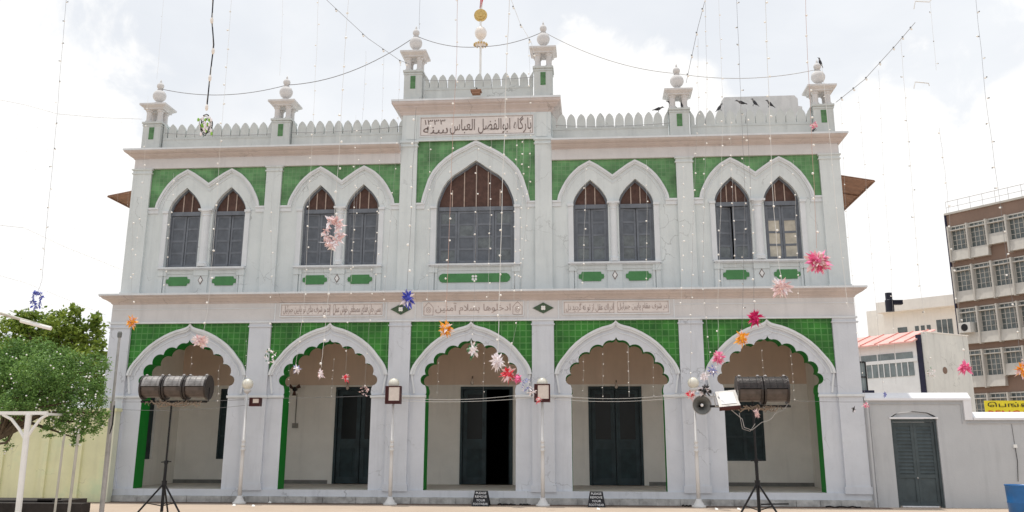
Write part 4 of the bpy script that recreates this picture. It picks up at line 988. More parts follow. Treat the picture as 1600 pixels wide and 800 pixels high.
bc = at(1570, 757, -1.7); X = bc.x+.30; h = bc.z
t = thing('blue_barrel', (X, -1.7, 0), 'open blue plastic barrel at the right edge before the compound wall', 'barrel')
MB().lathe([(.25, 0), (.27, .02), (.28, h*.35), (.285, h*.37), (.285, h*.4), (.28, h*.42), (.29, h-.03), (.30, h-.02), (.30, h), (.275, h), (.27, h-.06), (.25, .03), (.01, .03)], (X, -1.7, 0), 28).build('barrel_body', 'blue', t, False, True)

# ------------------------------------------------------------------ left boundary wall, planter, arbor, poles
yw = thing('boundary_wall', (-10, -.3, 0), 'pale yellow green boundary wall under the trees at the left', 'wall')
MB().box(-17, -8.20, -.3, -.12, 0, 1.98).build('masonry', 'yellow', yw)
o = MB()
for x in (-8.9, -9.7, -10.75, -11.6): o.box(x-.09, x+.09, -.35, -.3, 0, 1.98)
o.build('pilaster', 'yellow', yw); MB().box(-8.2, -8.11, -.32, -.1, 0, 1.98).build('end_pier', 'ywhite', yw); MB().box(-17, -8.08, -.37, -.08, 1.98, 2.05).build('coping', 'yellow', yw)
x1 = at(137, 790, -4).x
t = thing('planter_edge', (x1-1, -4, 0), 'low dark stone planter edge at the lower left corner', 'planter')
MB().box(x1-5, x1, -4.25, -3.9, 0, .20).build('stone_block', 'kerb', t); MB().box(x1-5, x1-.55, -3.9, -3.0, 0, .23).build('soil_bed', 'kerb', t)
MB().box(x1-1.05, x1-.75, -3.9, -3.6, .2, .26).build('slate', 'kerb', t)
# white arbor
YA = -6.
a = at(28, 806, YA); top = at(45, 648, YA); z = top.z
t = thing('white_arbor', (a.x, YA, 0), 'white painted arbor post with curved brackets carrying the near tree', 'arbor')
MB().tube([(a.x, YA, 0), (top.x, YA, z)], .050, 10).build('post', 'white', t)
for u in (5, 74):
    e = at(u, 646, YA); p0 = Vector((top.x, YA, z-.42)); MB().tube([p0, p0.lerp(e, .3)+Vector((0, 0, .05)), p0.lerp(e, .65)+Vector((0, 0, .06)), e+Vector((0, 0, -.02))], .026, 7).build('bracket', 'white', t)
e0, e1 = at(-160, 641, YA), at(74, 645, YA)
MB().box(e0.x, e1.x, YA-.03, YA+.03, z, z+.055).build('beam', 'white', t)
for u in (-120, -40, 10, 60):
    x = at(u, 645, YA).x; MB().box(x-.015, x+.015, YA+.031, YA+1.2, z, z+.04).build('rafter', 'white', t)
for u0, u1, v1, lab, Y in ((84, 99, 690, 'slim white support pole left of its twin, under the near tree', -5.6), (106, 121, 690, 'slim white support pole right of its twin, under the near tree', -5.3)):
    a = at(u0, 812, Y); b_ = at(u1, v1, Y); a.z = 0
    simple('support_pole', MB().tube([a, a.lerp(b_, .5), b_, b_+Vector((.01, 0, .12))], .026 if u0 > 100 else .020, 8), lab, 'pole', 'polepaint', 'slim poles under the near tree')

# ------------------------------------------------------------------ trees
def leaves(clumps, n, size, seed, flat=.6):
    rr = random.Random(seed); m_ = MB(); tot = sum(c[3]**2 for c in clumps)
    for cx_, cy_, cz_, r, sq in clumps:
        k_ = int(n*r*r/tot)
        # each clump is itself a cloud of small twigs
        tw = []
        for _ in range(max(6, k_//22)):
            while True:
                p = Vector((rr.uniform(-1, 1), rr.uniform(-1, 1), rr.uniform(-1, 1)))
                if p.length <= 1 and p.length > .35+.4*rr.random()*0: break
            tw.append(Vector((cx_+p.x*r, cy_+p.y*r, cz_+p.z*r*sq)))
        for _ in range(k_):
            c = rr.choice(tw); q = c+Vector((rr.gauss(0, .13), rr.gauss(0, .13), rr.gauss(0, .10)))*r*(.9 if rr.random() < .8 else 1.7)
            d = Vector((rr.gauss(0, 1), rr.gauss(0, 1), rr.gauss(0, .6)-.2)).normalized(); u = d.cross(Vector((rr.gauss(0, 1), rr.gauss(0, 1), rr.gauss(0, 1)))).normalized()
            s = size*rr.uniform(.6, 1.3)
            m_.quad(q, q+d*s*.5+u*s*.26, q+d*s, q+d*s*.5-u*s*.26)
    return m_
def tree(x, y, label, clumps, n, size, lm, seed, trunk_r=.1, base=None):
    t = thing('leafy_tree', (x, y, 0), label, 'tree')
    cz = min(c[2] for c in clumps); tk = MB(); top = Vector((x+.1, y, cz+.3)); tk.tube([(x, y, 0), (x+.08, y, cz*.4), (x-.04, y, cz*.75), top], trunk_r, 8, trunk_r*.6); tk.build('trunk', 'bark', t)
    for c in clumps:
        e = Vector((c[0], c[1], c[2])); l = MB(); l.tube([top-Vector((0, 0, .25)), top.lerp(e, .4)+Vector((0, 0, .12)), top.lerp(e, .75)+Vector((0, 0, .05)), e], trunk_r*.42, 5, trunk_r*.12); l.build('limb', 'bark', t)
    leaves(clumps, n, size, seed).build('crown', lm, t)
    return t
def clp(lst, Y): 
    out = []
    for u, v, rpx, dy, sq in lst:
        c = at(u, v, Y+dy); sc = (c-CAM).dot(Fw)/FPX; out.append((c.x, c.y, c.z, rpx*sc, sq))
    return out
far_c = clp([(-60, 560, 60, 0, .9), (10, 530, 42, 0, .8), (55, 515, 36, .5, .7), (100, 512, 33, 0, .75), (138, 522, 26, .4, .8), (112, 488, 15, 0, .8), (150, 500, 14, .3, .9), (40, 492, 14, 0, .7), (75, 560, 55, .6, .9), (130, 570, 42, 0, 1), (-20, 610, 60, .5, 1), (50, 610, 60, 0, 1), (150, 610, 26, .3, 1), (160, 548, 15, 0, 1)], 3.5)
tree(-12.5, 3.5, 'sunlit olive green tree rising behind the yellow wall at the left', far_c, 26000, .13, 'leaf_far', 3, .16)
near_c = clp([(60, 548, 26, .4, .8), (20, 545, 26, .3, .8), (150, 570, 22, .3, .9), (110, 560, 26, .3, .8), (-90, 600, 70, .3, .8), (-30, 590, 52, 0, .85), (20, 585, 42, .2, .8), (65, 580, 42, -.2, .75), (105, 600, 38, .1, .85), (135, 625, 30, 0, .9), (150, 600, 18, 0, .9), (80, 625, 38, .3, .7), (30, 628, 34, -.3, .6), (112, 660, 24, 0, .9), (142, 662, 20, .2, .9), (90, 655, 16, 0, .8), (-40, 630, 42, .2, .6), (122, 686, 12, 0, 1.1), (15, 690, 9, .1, 2.2), (75, 672, 12, -.1, .9), (160, 645, 12, 0, 1)], -5.2)
nt_ = tree(at(-12, 700, -5.2).x, -5.2, 'dense dark green tree over the white arbor, sprinkled with fairy lights', near_c, 50000, .046, 'leaf_near', 5, .075)
# twisted bare branch seen below the crown
bb_ = [at(u, v, -5.3) for u, v in ((-25, 706), (0, 693), (10, 692), (18, 680), (24, 665), (26, 650), (30, 640))]
MB().tube(bb_, .024, 7, .012).build('limb', 'bark', nt_)
# ------------------------------------------------------------------ background houses on the right
AV = Vector((.59, -.81, 0)); AV.normalize(); BV = Vector((-AV.y, AV.x, 0)); BV = BV if BV.y > 0 else -BV
ANG = math.atan2(AV.y, AV.x)
# brown office block
P0 = at(1478, 335, 50); H = P0.z
of = thing('office_block', (P0.x, P0.y, 0), 'tall brown office block with rows of white framed windows at the right edge', 'building', None, ANG)
LN = 17
MB().box(0, LN, .0, 9, 0, H).build('wall', 'office', of, True)
MB().box(-.12, 0, -.1, .3, 0, H).build('edge_pipe', 'navy', of, True)
MB().box(-.1, LN, -.12, .0, H-.08, H+.06).build('roof_edge', 'officew', of, True)
rl = MB(); rl.tube([(0, .1, H+.95), (LN, .1, H+.95)], .02, 5); rl.tube([(0, .1, H+.5), (LN, .1, H+.5)], .015, 5)
for i in range(18): rl.tube([(i*.98, .1, H), (i*.98, .1, H+.95)], .015, 5)
rl.build('roof_railing', 'steel', of, True)
def office_window(short=False):
    t = bpy.data.objects.new('window', None); COL.objects.link(t); t.parent = of; w = 1.49
    hgt = .75 if short else 1.45
    MB().box(.03, w-.03, -.02, -.0, -hgt, .28).build('pane', 'officeg', t, True)
    f = MB(); f.box(-.07, .05, -.42, 0, -hgt-.85, .35); f.box(.05, w-.05, -.30, -.02, -.02, .05); f.box(.05, w-.05, -.10, -.02, .28, .36)
    nv = 4
    for i in range(nv+1): x = .06+(w-.15)*i/nv; f.box(x, x+.04, -.06, -.02, -hgt, .0); f.box(x, x+.04, -.06, -.02, .05, .28)
    nh = 3 if not short else 1
    for j in range(nh): z = -hgt*(j+1)/(nh+1); f.box(.1, w-.1, -.05, -.025, z, z+.03)
    f.build('frame', 'officew', t, True)
    a = MB(); z0, z1 = -hgt-.78, -hgt; k = a.add([(.05, -.38, z0), (w-.07, -.38, z0), (w-.07, -.22, z1), (.05, -.22, z1), (.05, 0, z0), (w-.07, 0, z0), (w-.07, 0, z1), (.05, 0, z1)])
    for q in ((0, 1, 2, 3), (0, 4, 5, 1), (3, 2, 6, 7), (0, 3, 7, 4), (1, 5, 6, 2)): a.face(*[k+i for i in q])
    a.build('apron', 'officew', t, True)
    return t
W1, W2 = office_window(), office_window(True); used = [False, False]
for r in range(5):
    for c_ in range(11):
        sh_ = (r == 0 and c_ % 4 == 2) or (r == 3 and c_ == 2)
        src = W2 if sh_ else W1; i = 1 if sh_ else 0
        o = src if not used[i] else copy_tree(src, of); used[i] = True
        o.location = (.25+c_*1.49, 0, 16.55-3.02*r)
q = MB().box(.45, 1.35, -.75, -.05, 9.05, 9.75).build('air_conditioner', 'ac', of, True); MB().lathe([(.26, 0), (.26, .02)], (.9, -.75, 9.4), 16, 'Y').build('fan_grille', 'dark', q, True)
# white house with a tank behind
P = at(1500, 461, 66); hz = P.z
wh = thing('white_house', (P.x, P.y, 0), 'cream white flat roofed house between the red roofed house and the office block', 'building', None, ANG+.19)
lt = along(P, -Vector((math.cos(ANG+.19), math.sin(ANG+.19), 0)), 1350)
z2 = at(1498, 478, 66).z
MB().box(-lt*.80, 0, 0, 12, 0, z2).build('wall', 'far_white', wh, True)
MB().box(-lt*.82, .1, -.9, 12, z2, hz).build('roof_parapet', 'far_white', wh, True)
MB().box(-lt*1.05, -lt*.83, 1.2, 8, 0, hz-.4).build('stair_tower', 'far_white', wh, True)
zb = at(1470, 522, 66).z; zt_ = at(1470, 501, 66).z
for fx, w_, lab in ((-.66, .9, 0), (-.48, .35, 0), (-.42, .35, 0), (-.36, .35, 0), (-.26, .42, 1), (-.205, .42, 1), (-.15, .42, 1)):
    zz = (zb-.1, zt_+.25) if lab else (zb+.15, zt_-.12)
    MB().box(lt*fx, lt*fx+w_, -.03, 0, zz[0], zz[1]).build('window', 'officeg', wh, True)
tk = thing('water_tank', at(1392, 473, 63), 'black water tank with fittings on the roof of the cream white house', 'tank'); c = at(1390, 477, 63)
MB().lathe([(.36, -.55), (.36, .42), (.3, .5), (.12, .55)], c+Vector((0, 0, .0)), 16).build('tank_body', 'tank', tk); MB().box(c.x+.25, c.x+1.05, c.y-.3, c.y+.3, c.z+.05, c.z+.42).build('side_tank', 'tank', tk); MB().tube([c+Vector((0, 0, -.4)), (c.x, c.y, hz-.2)], .3, 8).build('stand', 'tank', tk)
# red roofed house with glazed verandah
P = at(1432, 535, 25); zz_t = at(1428, 533, 25).z
rh = thing('red_roofed_house', (P.x, P.y, 0), 'white house with glazed upper verandah and salmon red sheet roof beyond the compound wall', 'building', None, ANG)
lf_ = along(P, -AV, 1338); rt_ = along(P, BV, 1500)
zr = at(1430, 520, 25).z
MB().box(-lf_-3, 0, 0, rt_*.85, 0, zz_t).build('wall', 'verandah', rh, True)
z_a, z_b = at(1432, 548, 25).z, at(1432, 586, 25).z; zm = at(1432, 561, 25).z; nwin = 5; bw = (lf_-.1)/3.3
for i in range(5):
    x0 = -.22-(i+1)*bw; 
    g_ = MB().box(x0+.05, x0+bw-.05, -.03, 0, zm+.06, z_a-.02).build('window', 'verglass', rh, True); g2 = MB().box(x0+.05, x0+bw-.05, -.03, 0, z_b, zm-.10).build('window', 'verglass', rh, True)
    m_ = MB()
    for j in (1, 2): m_.box(x0+bw*j/3-.02, x0+bw*j/3+.02, -.06, -.03, z_b, zm-.10)
    m_.build('mullion', 'verandah', g2, True)
MB().box(-lf_-3, 0, -.08, -.0, zm-.10, zm+.06).build('transom', 'verandah', rh, True)
rf = MB(); za, zb_ = zz_t+.03, zr+.25
k = rf.add([(-lf_-3, -.45, za-.05), (.1, -.45, za-.05), (.1, 1.4, zb_), (-lf_-3, 1.4, zb_), (-lf_-3, -.45, za-.12), (.1, -.45, za-.12), (.1, 1.4, zb_-.07), (-lf_-3, 1.4, zb_-.07)])
for q in ((0, 1, 2, 3), (4, 7, 6, 5), (0, 4, 5, 1), (1, 5, 6, 2), (2, 6, 7, 3)): rf.face(*[k+i for i in q])
ro = rf.build('roof', 'rtile', rh, True); rb = MB()
for i in range(10): x = -.3-i*.85; rb.tube([(x, -.46, za-.03), (x, 1.4, zb_+.02)], .035, 5)
rb.build('roof_rib', 'rrib', ro, True)
MB().box(.0, .28, -.05, .0, 0, zr-.1).build('shadow_gap', 'navy', rh, True)
P2 = Vector((P.x, P.y, 0))
rs = thing('bare_rendered_house', (P.x+AV.x*.30, P.y+AV.y*.30, 0), 'plain grey rendered side wall of the house beside the office block', 'building', None, ANG)
MB().box(0, .0+.02, .0, 9, 0, .1).build('footing', 'far_grey', rs, True)
zt2 = at(1440, 521, 25).z
MB().box(-.02, .3, 0, rt_*.93, 0, zt2).build('side_wall', 'far_grey', rs, True); MB().box(-2, -.03, 1.5, rt_*.9, 0, zt2-.4).build('rear_wing', 'far_grey', rs, True)
MB().box(-.05, .34, -.02, rt_*.94, zt2, zt2+.04).build('roof_edge', 'far_white', rs, True)
gw = MB(); gw.lathe([(.16, 0), (.16, .02)], (0, 0, 0), 14, 'X'); gw.v = [(x+.3, y+along(P, BV, 1454), z+at(1454, 581, 26).z) for x, y, z in gw.v]; gw.build('round_vent', 'office', rs, True)
# dark folded shape (ladder/chairs) seen between the mosque corner and the verandah: an open casement
c = at(1351, 590, 18); t = thing('open_casement', c, 'dark open casement window between the mosque corner and the glazed verandah', 'window')
MB().box(c.x-.25, c.x-.18, 18, 18.08, c.z-.55, c.z+.65).box(c.x+.05, c.x+.1, 18, 18.08, c.z-.5, c.z+.62).box(c.x-.18, c.x+.05, 18, 18.08, c.z+.58, c.z+.64).box(c.x-.18, c.x+.05, 18, 18.08, c.z+.0, c.z+.05).build('frame', 'dark', t); MB().box(c.x-.18, c.x+.05, 18.03, 18.05, c.z-.5, c.z+.58).build('pane', 'verglass', t)
MB().box(c.x-.25, c.x+.3, 17.9, 18.4, c.z-2.8, c.z-.5).build('ledge', 'navy', t)
# yellow sign beyond the wall
a = at(1538, 626, 12); t = thing('yellow_sign', (a.x+1.2, 12, 0), 'yellow sign board with dark Tamil and red English lettering over the compound wall', 'sign')
al = R(9); rt3 = Matrix.Rotation(-R(7), 3, 'Z')
bd = MB().box(a.x, a.x+2.6, 12, 12.05, a.z-.75, a.z).build('board', 'signy', t)
text('lettering', '\u0BC6\u0BAA\u0B99\u0BCD\u0B95\u0BB3\u0BC2\u0BB0\u0BCD', 2.3, .20, (a.x+1.24, 11.99, a.z-.145), 'signk', bd, .01); text('lettering', 'BENGALURU', 2.3, .22, (a.x+1.24, 11.99, a.z-.43), 'signr', bd, .01)
for x in (a.x+.3, a.x+2.3): MB().tube([(x, 12.1, 0), (x, 12.1, a.z-.1)], .04, 8).build('leg', 'steel', t)
bd['label'] = 'board face'

# ------------------------------------------------------------------ crows
def crow(u, v, Y, heading, lab, pitch=0., sc=.72):
    q = at(u, v, Y); t = thing('crow', (0, 0, 0), lab, 'bird', 'crows on the roof')
    m_ = MB(); sp_ = [(-.21, 0, -.045, .008, .035), (-.13, 0, -.015, .018, .042), (-.08, 0, .0, .042, .045), (-.01, 0, .02, .058, .05), (.05, 0, .045, .05, .045), (.09, 0, .075, .034, .033), (.115, 0, .10, .034, .033), (.145, 0, .105, .026, .024), (.165, 0, .10, .012, .011), (.205, 0, .088, .003, .003)]
    k = 0; seg = 8
    for (x, _, z, rz_, ry_) in sp_:
        for i in range(seg):
            a = 2*math.pi*i/seg; m_.v.append((x, ry_*math.cos(a), z+rz_*math.sin(a)))
    for j in range(len(sp_)-1):
        m_.use('crowg' if j in (4, 5) else 'crow')
        for i in range(seg): i2 = (i+1) % seg; m_.face(j*seg+i, j*seg+i2, (j+1)*seg+i2, (j+1)*seg+i)
    m_.use('crow')
    for s in (-1, 1): m_.tube([(0, s*.02, -.03), (.01, s*.02, -.08), (.0, s*.02, -.11)], .006, 4)
    for s in (-1, 1):
        k = m_.add([(.06, s*.05, .06), (.0, s*.058, .075), (-.17, s*.02, -.02), (-.05, s*.055, -.01)]); m_.face(*([k, k+1, k+2, k+3] if s > 0 else [k+3, k+2, k+1, k]))
    m_.build('crow_body', None, t, True, True)
    t.location = q+Vector((0, 0, .11*sc)); t.rotation_euler = (0, pitch, heading); t.scale = (sc,)*3
for a in ((1029, 176, .56, R(5), 'crow perched on a merlon just left of the fifth turret', 0.1), (1125, 174, .56, R(20), 'crow at the left end of the roof block, tail down', -.5), (1158, 166, .56, R(175), 'crow facing left on the battlements, before the roof block', 0),
          (1179, 166, .56, R(150), 'crow in the middle of the row before the roof block, leaning left', -.55), (1203, 168, .56, R(165), 'pale necked crow at the right end of the row before the roof block', -.45), (1049, 169, .5, R(170), 'crow on the left ledge of the fifth turret', -.3),
          (1066, 169, .5, R(90), 'crow sheltering under the roof of the fifth turret', -.6), (1281, 103, .63, R(160), 'crow perched on top of the rightmost finial', -.9), (1273, 205, .18, R(40), 'crow clinging beside the foot of the rightmost turret', -.8)):
    crow(*a)

# ------------------------------------------------------------------ strings of bulbs and tinsel stars
bm_ = MB(); bm_.ell((0, 0, 0), .022, .016, .016, 6, 4); bw_me = bm_.build('bulb', 'bulb', None, True, True); bulb_mesh = bw_me.data; bpy.data.objects.remove(bw_me)
bm_ = MB(); bm_.use('bulb').ell((0, 0, 0), .018, .014, .014, 6, 4); bm_.use('bulbd').tube([(-.03, 0, 0), (-.012, 0, 0)], .010, 5); bw_me = bm_.build('bulb', None, None, True); bulb2_mesh = bw_me.data; bpy.data.objects.remove(bw_me)
def string(pts, Y, gap, lab, wm='wirel', r=.0035, bs=1., start_v=None, bulbs=True, alt=False):
    r *= .75; bs *= 1.0 if Y < -3 else .7
    P_ = [at(u, v, Y) for u, v in pts]
    if pts[0][1] <= 0: P_[0] = P_[0] + (P_[0]-P_[1])*(.7/max((P_[0]-P_[1]).length, .01))
    t = thing('light_string', P_[-1], lab, 'light string', 'strings of small bulbs hanging over the forecourt')
    fine = []
    for i in range(len(P_)-1):
        for j in range(6): fine.append(P_[i].lerp(P_[i+1], j/6)+Vector((rnd.uniform(-1, 1)*.006, 0, 0)))
    fine.append(P_[-1]); MB().tube(fine, r, 4).build('cord', wm, t)
    if bulbs:
        L = 0; nxt = gap*rnd.random()
        for a, b in zip(fine, fine[1:]):
            d = (b-a).length
            while nxt < L+d:
                p = a.lerp(b, (nxt-L)/d); o = bpy.data.objects.new('bulb', bulb2_mesh if alt else bulb_mesh); COL.objects.link(o); o.parent = t
                o.location = p-t.location+Vector((rnd.uniform(-.03, .03)*bs, rnd.uniform(-.02, .02), 0)); o.rotation_euler = (0, rnd.uniform(-.5, .5), rnd.uniform(0, 6)); o.scale = (bs, bs, bs); nxt += gap*rnd.uniform(.8, 1.2)
            L += d
    return t
def star(u, v, Y, rpx, c1, c2, lab, n=46, tall=1., ring=False, seed=0):
    c = at(u, v, Y); r = rpx*(c-CAM).dot(Fw)/FPX; rr = random.Random(seed or int(u*13+v)); m_ = MB()
    n = int(n*1.9)
    for i in range(n):
        m_.use(SM[c1] if rr.random() < .6 else SM[c2])
        if ring:
            a = rr.uniform(0, 2*math.pi); p = c+Vector((math.cos(a)*r*.62, rr.uniform(-.15, .15)*r, math.sin(a)*r*.8*tall)); d = Vector((rr.gauss(0, 1), rr.gauss(0, 1), rr.gauss(0, 1))).normalized(); L = r*.5
        else:
            d = Vector((rr.gauss(0, 1), rr.gauss(0, .8), rr.gauss(0, 1)*tall)).normalized(); d.z *= tall; p = c+d*r*.10; L = r*rr.uniform(.35, 1.0)
        u_ = d.cross(Vector((rr.gauss(0, 1), rr.gauss(0, 1), rr.gauss(0, 1)))).normalized()*r*.16; bend = Vector((rr.gauss(0, .18), 0, rr.gauss(0, .18)-.1))*r
        m_.quad(p-u_*.6, p+d*L*.6+bend*.4-u_, p+d*L+bend, p+d*L*.6+bend*.4+u_)
    if not ring:
        m_.use(SM[c1]); m_.ell(c, r*.38, r*.38, r*.38*tall, 8, 5)
    o = m_.build('tinsel_star', None, None, True); me = o.data
    for vv in me.vertices: vv.co -= c
    o.location = c; return tag(o, lab, 'star ornament', 'tinsel stars hanging from the strings')
S = [
 ([(106, -20), (103, 0), (88, 190), (65, 440), (58, 458)], -8, .36, 'string at the far left ending in the blue ring', 'wire', .0035, .9, True),
 ([(256, -10), (250, 70), (245, 124)], -3, .5, 'string running up from the leftmost turret', 'wirel', .003, .6, True),
 ([(362, -10), (355, 100), (346, 200), (338, 330), (325, 480), (318, 520)], -6, .42, 'string before the first upper window pair, above the blush star', 'wirel', .0035, 1.1, False),
 ([(442, -10), (440, 70), (437, 118)], -3, .5, 'string running up from the second turret', 'wirel', .003, .6, True),
 ([(498, -10), (494, 90), (488, 225), (482, 330), (475, 480), (462, 570)], -6, .42, 'string before the second upper window pair, left of the large blush star', 'wirel', .003, .9, False),
 ([(545, -10), (538, 90), (531, 220), (522, 345)], -7, .45, 'string above the large blush star', 'wirel', .004, 1.2, False),
 ([(519, 380), (514, 450), (507, 520), (502, 574)], -7, .33, 'string below the large blush star ending in a white drop', 'wirel', .004, 1.2, False),
 ([(572, 80), (569, 150), (566, 190), (556, 330), (545, 480), (540, 580)], -5, .5, 'thin string ending in the red star of the second arch', 'steel', .002, .8, False),
 ([(600, 90), (597, 180), (590, 330), (578, 480), (570, 603)], -5, .5, 'thin string ending in the ring ornament of the second arch', 'steel', .002, .8, False),
 ([(625, 96), (622, 186), (612, 330), (600, 470)], -5, .5, 'thin string just left of the tall left turret', 'steel', .002, .8, False),
 ([(656, -10), (655, 45)], -3, .7, 'short string above the tall left turret', 'wire', .004, .9, True),
 ([(650, 168), (646, 250), (641, 360), (636, 455)], -7, .36, 'dark string before the tall left pilaster above the blue tinsel star', 'wire', .004, 1.2, False),
 ([(715, -10), (713, 110), (708, 200), (703, 330), (697, 500)], -5, .40, 'pinkish string above the orange star of the middle arch', 'wirep', .005, 1.1, False),
 ([(796, -10), (790, 150), (784, 330), (778, 548)], -6.5, .36, 'thick white string before the middle window ending in a white tassel', 'wirel', .007, 1.1, False),
 ([(826, 66), (829, 150), (828, 260), (812, 480), (795, 570)], -5, .3, 'string with close set bulbs before the right side of the middle window', 'steel', .0025, .9, False),
 ([(746, 230), (744, 330), (742, 430), (739, 535)], -5, .42, 'string before the middle of the great window', 'steel', .0025, .9, False),
 ([(1091, 60), (1091, 170), (1083, 330), (1080, 470), (1079, 600)], -5, .36, 'string down to the rightmost lamp post', 'steel', .003, .9, False),
 ([(1102, -10), (1105, 150), (1100, 330), (1098, 440), (1110, 570)], -5, .30, 'string with close set bulbs left of the rightmost upper windows', 'steel', .003, .9, False),
 ([(1122, -10), (1130, 170), (1126, 330), (1122, 470), (1122, 548)], -5.5, .4, 'string above the pink star of the fifth arch', 'wirel', .003, .9, False),
 ([(1151, -10), (1157, 150), (1164, 300), (1162, 430), (1159, 515)], -6, .4, 'string above the small orange star of the fifth arch', 'wire', .0035, 1., True),
 ([(1195, -10), (1201, 140), (1206, 280), (1215, 400), (1221, 436)], -7, .36, 'string before the rightmost window pair above the blush star', 'wirel', .005, 1.1, False),
 ([(1166, 170), (1172, 280), (1176, 400), (1179, 484)], -6, .4, 'dark string above the magenta egg shaped ornament', 'wire', .0035, 1., False),
 ([(1258, -10), (1264, 130), (1270, 250), (1276, 388)], -8, .42, 'pinkish string above the largest pink star', 'wirep', .004, 1.1, False),
 ([(1284, 100), (1295, 200), (1306, 320), (1325, 480)], -5, .8, 'pale cord slanting down from the rightmost finial', 'wirel', .006, .7, False),
 ([(1314, 160), (1320, 300), (1330, 420), (1352, 625)], -4, .6, 'faint string just right of the mosque cornice', 'steel', .002, .7, False),
 ([(1342, 150), (1350, 250), (1362, 400), (1380, 610)], -4, .6, 'faint string right of the flank awning', 'steel', .002, .7, False),
 ([(1373, 110), (1380, 260), (1392, 420), (1400, 600)], -4, .6, 'faint string over the red roofed house', 'steel', .002, .7, False),
 ([(1407, 60), (1421, 240), (1437, 440), (1453, 572)], -6, .40, 'string over the grey house ending in a small green star', 'wirel', .0035, .9, True),
 ([(1452, -10), (1463, 110)], -6, .5, 'short string high in the sky at the right', 'wirel', .003, .8, True),
 ([(1468, 200), (1480, 300), (1490, 420), (1508, 562)], -6, .40, 'string down the left edge of the office block to a pink star', 'steel', .003, 1., False),
 ([(1524, -10), (1540, 150), (1563, 320), (1577, 440), (1596, 565)], -6.5, .40, 'rightmost string across the office block to an orange star', 'wire', .0035, 1.1, True),
 ([(208, 330), (206, 400), (206, 492)], -6, .45, 'string before the left corner pilaster ending in an orange star', 'steel', .002, 1., False),
 ([(424, 300), (424, 420), (422, 548)], -5, .42, 'string before the pilaster between the two left window pairs', 'steel', .002, .9, False),
 ([(452, 560), (452, 636)], -2.5, .22, 'short string in the left of the second arch', 'steel', .002, .7, False),
 ([(522, 560), (517, 628)], -2.5, .2, 'short string in the middle of the second arch', 'steel', .002, .7, False),
 ([(385, 530), (382, 632)], -2.5, .25, 'short string over the pilaster right of the first arch', 'steel', .002, .7, False),
 ([(686, 555), (683, 620)], -2.5, .2, 'short string in the left of the middle arch', 'steel', .002, .7, False),
 ([(757, 540), (755, 628)], -2.5, .2, 'short string before the open middle door', 'steel', .002, .8, False),
 ([(912, 560), (911, 620)], -2.5, .2, 'short string in the left of the fourth arch', 'steel', .002, .7, False),
 ([(942, 548), (942, 626)], -2.5, .2, 'short string before the left leaf of the fourth arch door', 'steel', .002, .9, False),
 ([(981, 540), (983, 620)], -2.5, .2, 'short string before the right leaf of the fourth arch door', 'wirel', .003, .9, False),
 ([(1020, 560), (1021, 624)], -2.5, .2, 'short string in the right of the fourth arch', 'steel', .002, .7, False),
 ([(1190, 545), (1194, 600)], -2.5, .16, 'short string in the middle of the fifth arch', 'steel', .002, .8, False),
 ([(1235, 545), (1241, 625)], -2.5, .16, 'short string in the right of the fifth arch', 'steel', .002, .8, False),
 ([(300, 550), (298, 575)], -2.5, .16, 'short string in the middle of the first arch', 'steel', .002, .8, False),
 ([(343, 570), (340, 628)], -2.5, .16, 'short string in the right of the first arch', 'steel', .002, .8, False),
]
for pts, Y, gap, lab, wm, r, bs, alt in S: string(pts, Y, gap, lab, wm, r, bs, alt=alt)
for pts, Y, gap, lab in (
 ([(231, 150), (224, 290), (208, 440)], -6, .34, 'string with bulbs before the left corner pilaster of the upper storey'),
 ([(272, 270), (266, 350), (258, 446)], -5, .3, 'string before the leftmost upper window'),
 ([(556, 180), (553, 330), (549, 440)], -6, .34, 'string before the fourth upper window from the left'),
 ([(592, 300), (589, 400), (585, 450)], -5, .34, 'string at the right edge of the fourth upper window'),
 ([(672, 190), (670, 330), (668, 470)], -5, .4, 'string just left of the great middle window'),
 ([(768, 215), (766, 330), (762, 480)], -6, .3, 'string just right of the centre of the great middle window'),
 ([(808, 210), (806, 330), (803, 470)], -5.5, .24, 'close set string at the right jamb of the great middle window'),
 ([(818, 215), (817, 300), (812, 440)], -6, .2, 'close set string in the green tiles right of the great window'),
 ([(915, 260), (914, 340), (910, 450)], -5, .34, 'string before the sixth upper window'),
 ([(1010, 250), (1011, 340), (1010, 450)], -5, .34, 'string before the seventh upper window'),
 ([(1140, 170), (1145, 300), (1149, 420)], -6, .3, 'string with bulbs before the eighth upper window'),
 ([(1068, 260), (1067, 350), (1064, 480)], -6, .26, 'string before the pilaster between the two right window pairs'),
 ([(1240, 250), (1244, 350), (1248, 470)], -5, .36, 'string at the right jamb of the rightmost upper window')):
    string(pts, Y, gap, lab, 'wirel', .002, .85)
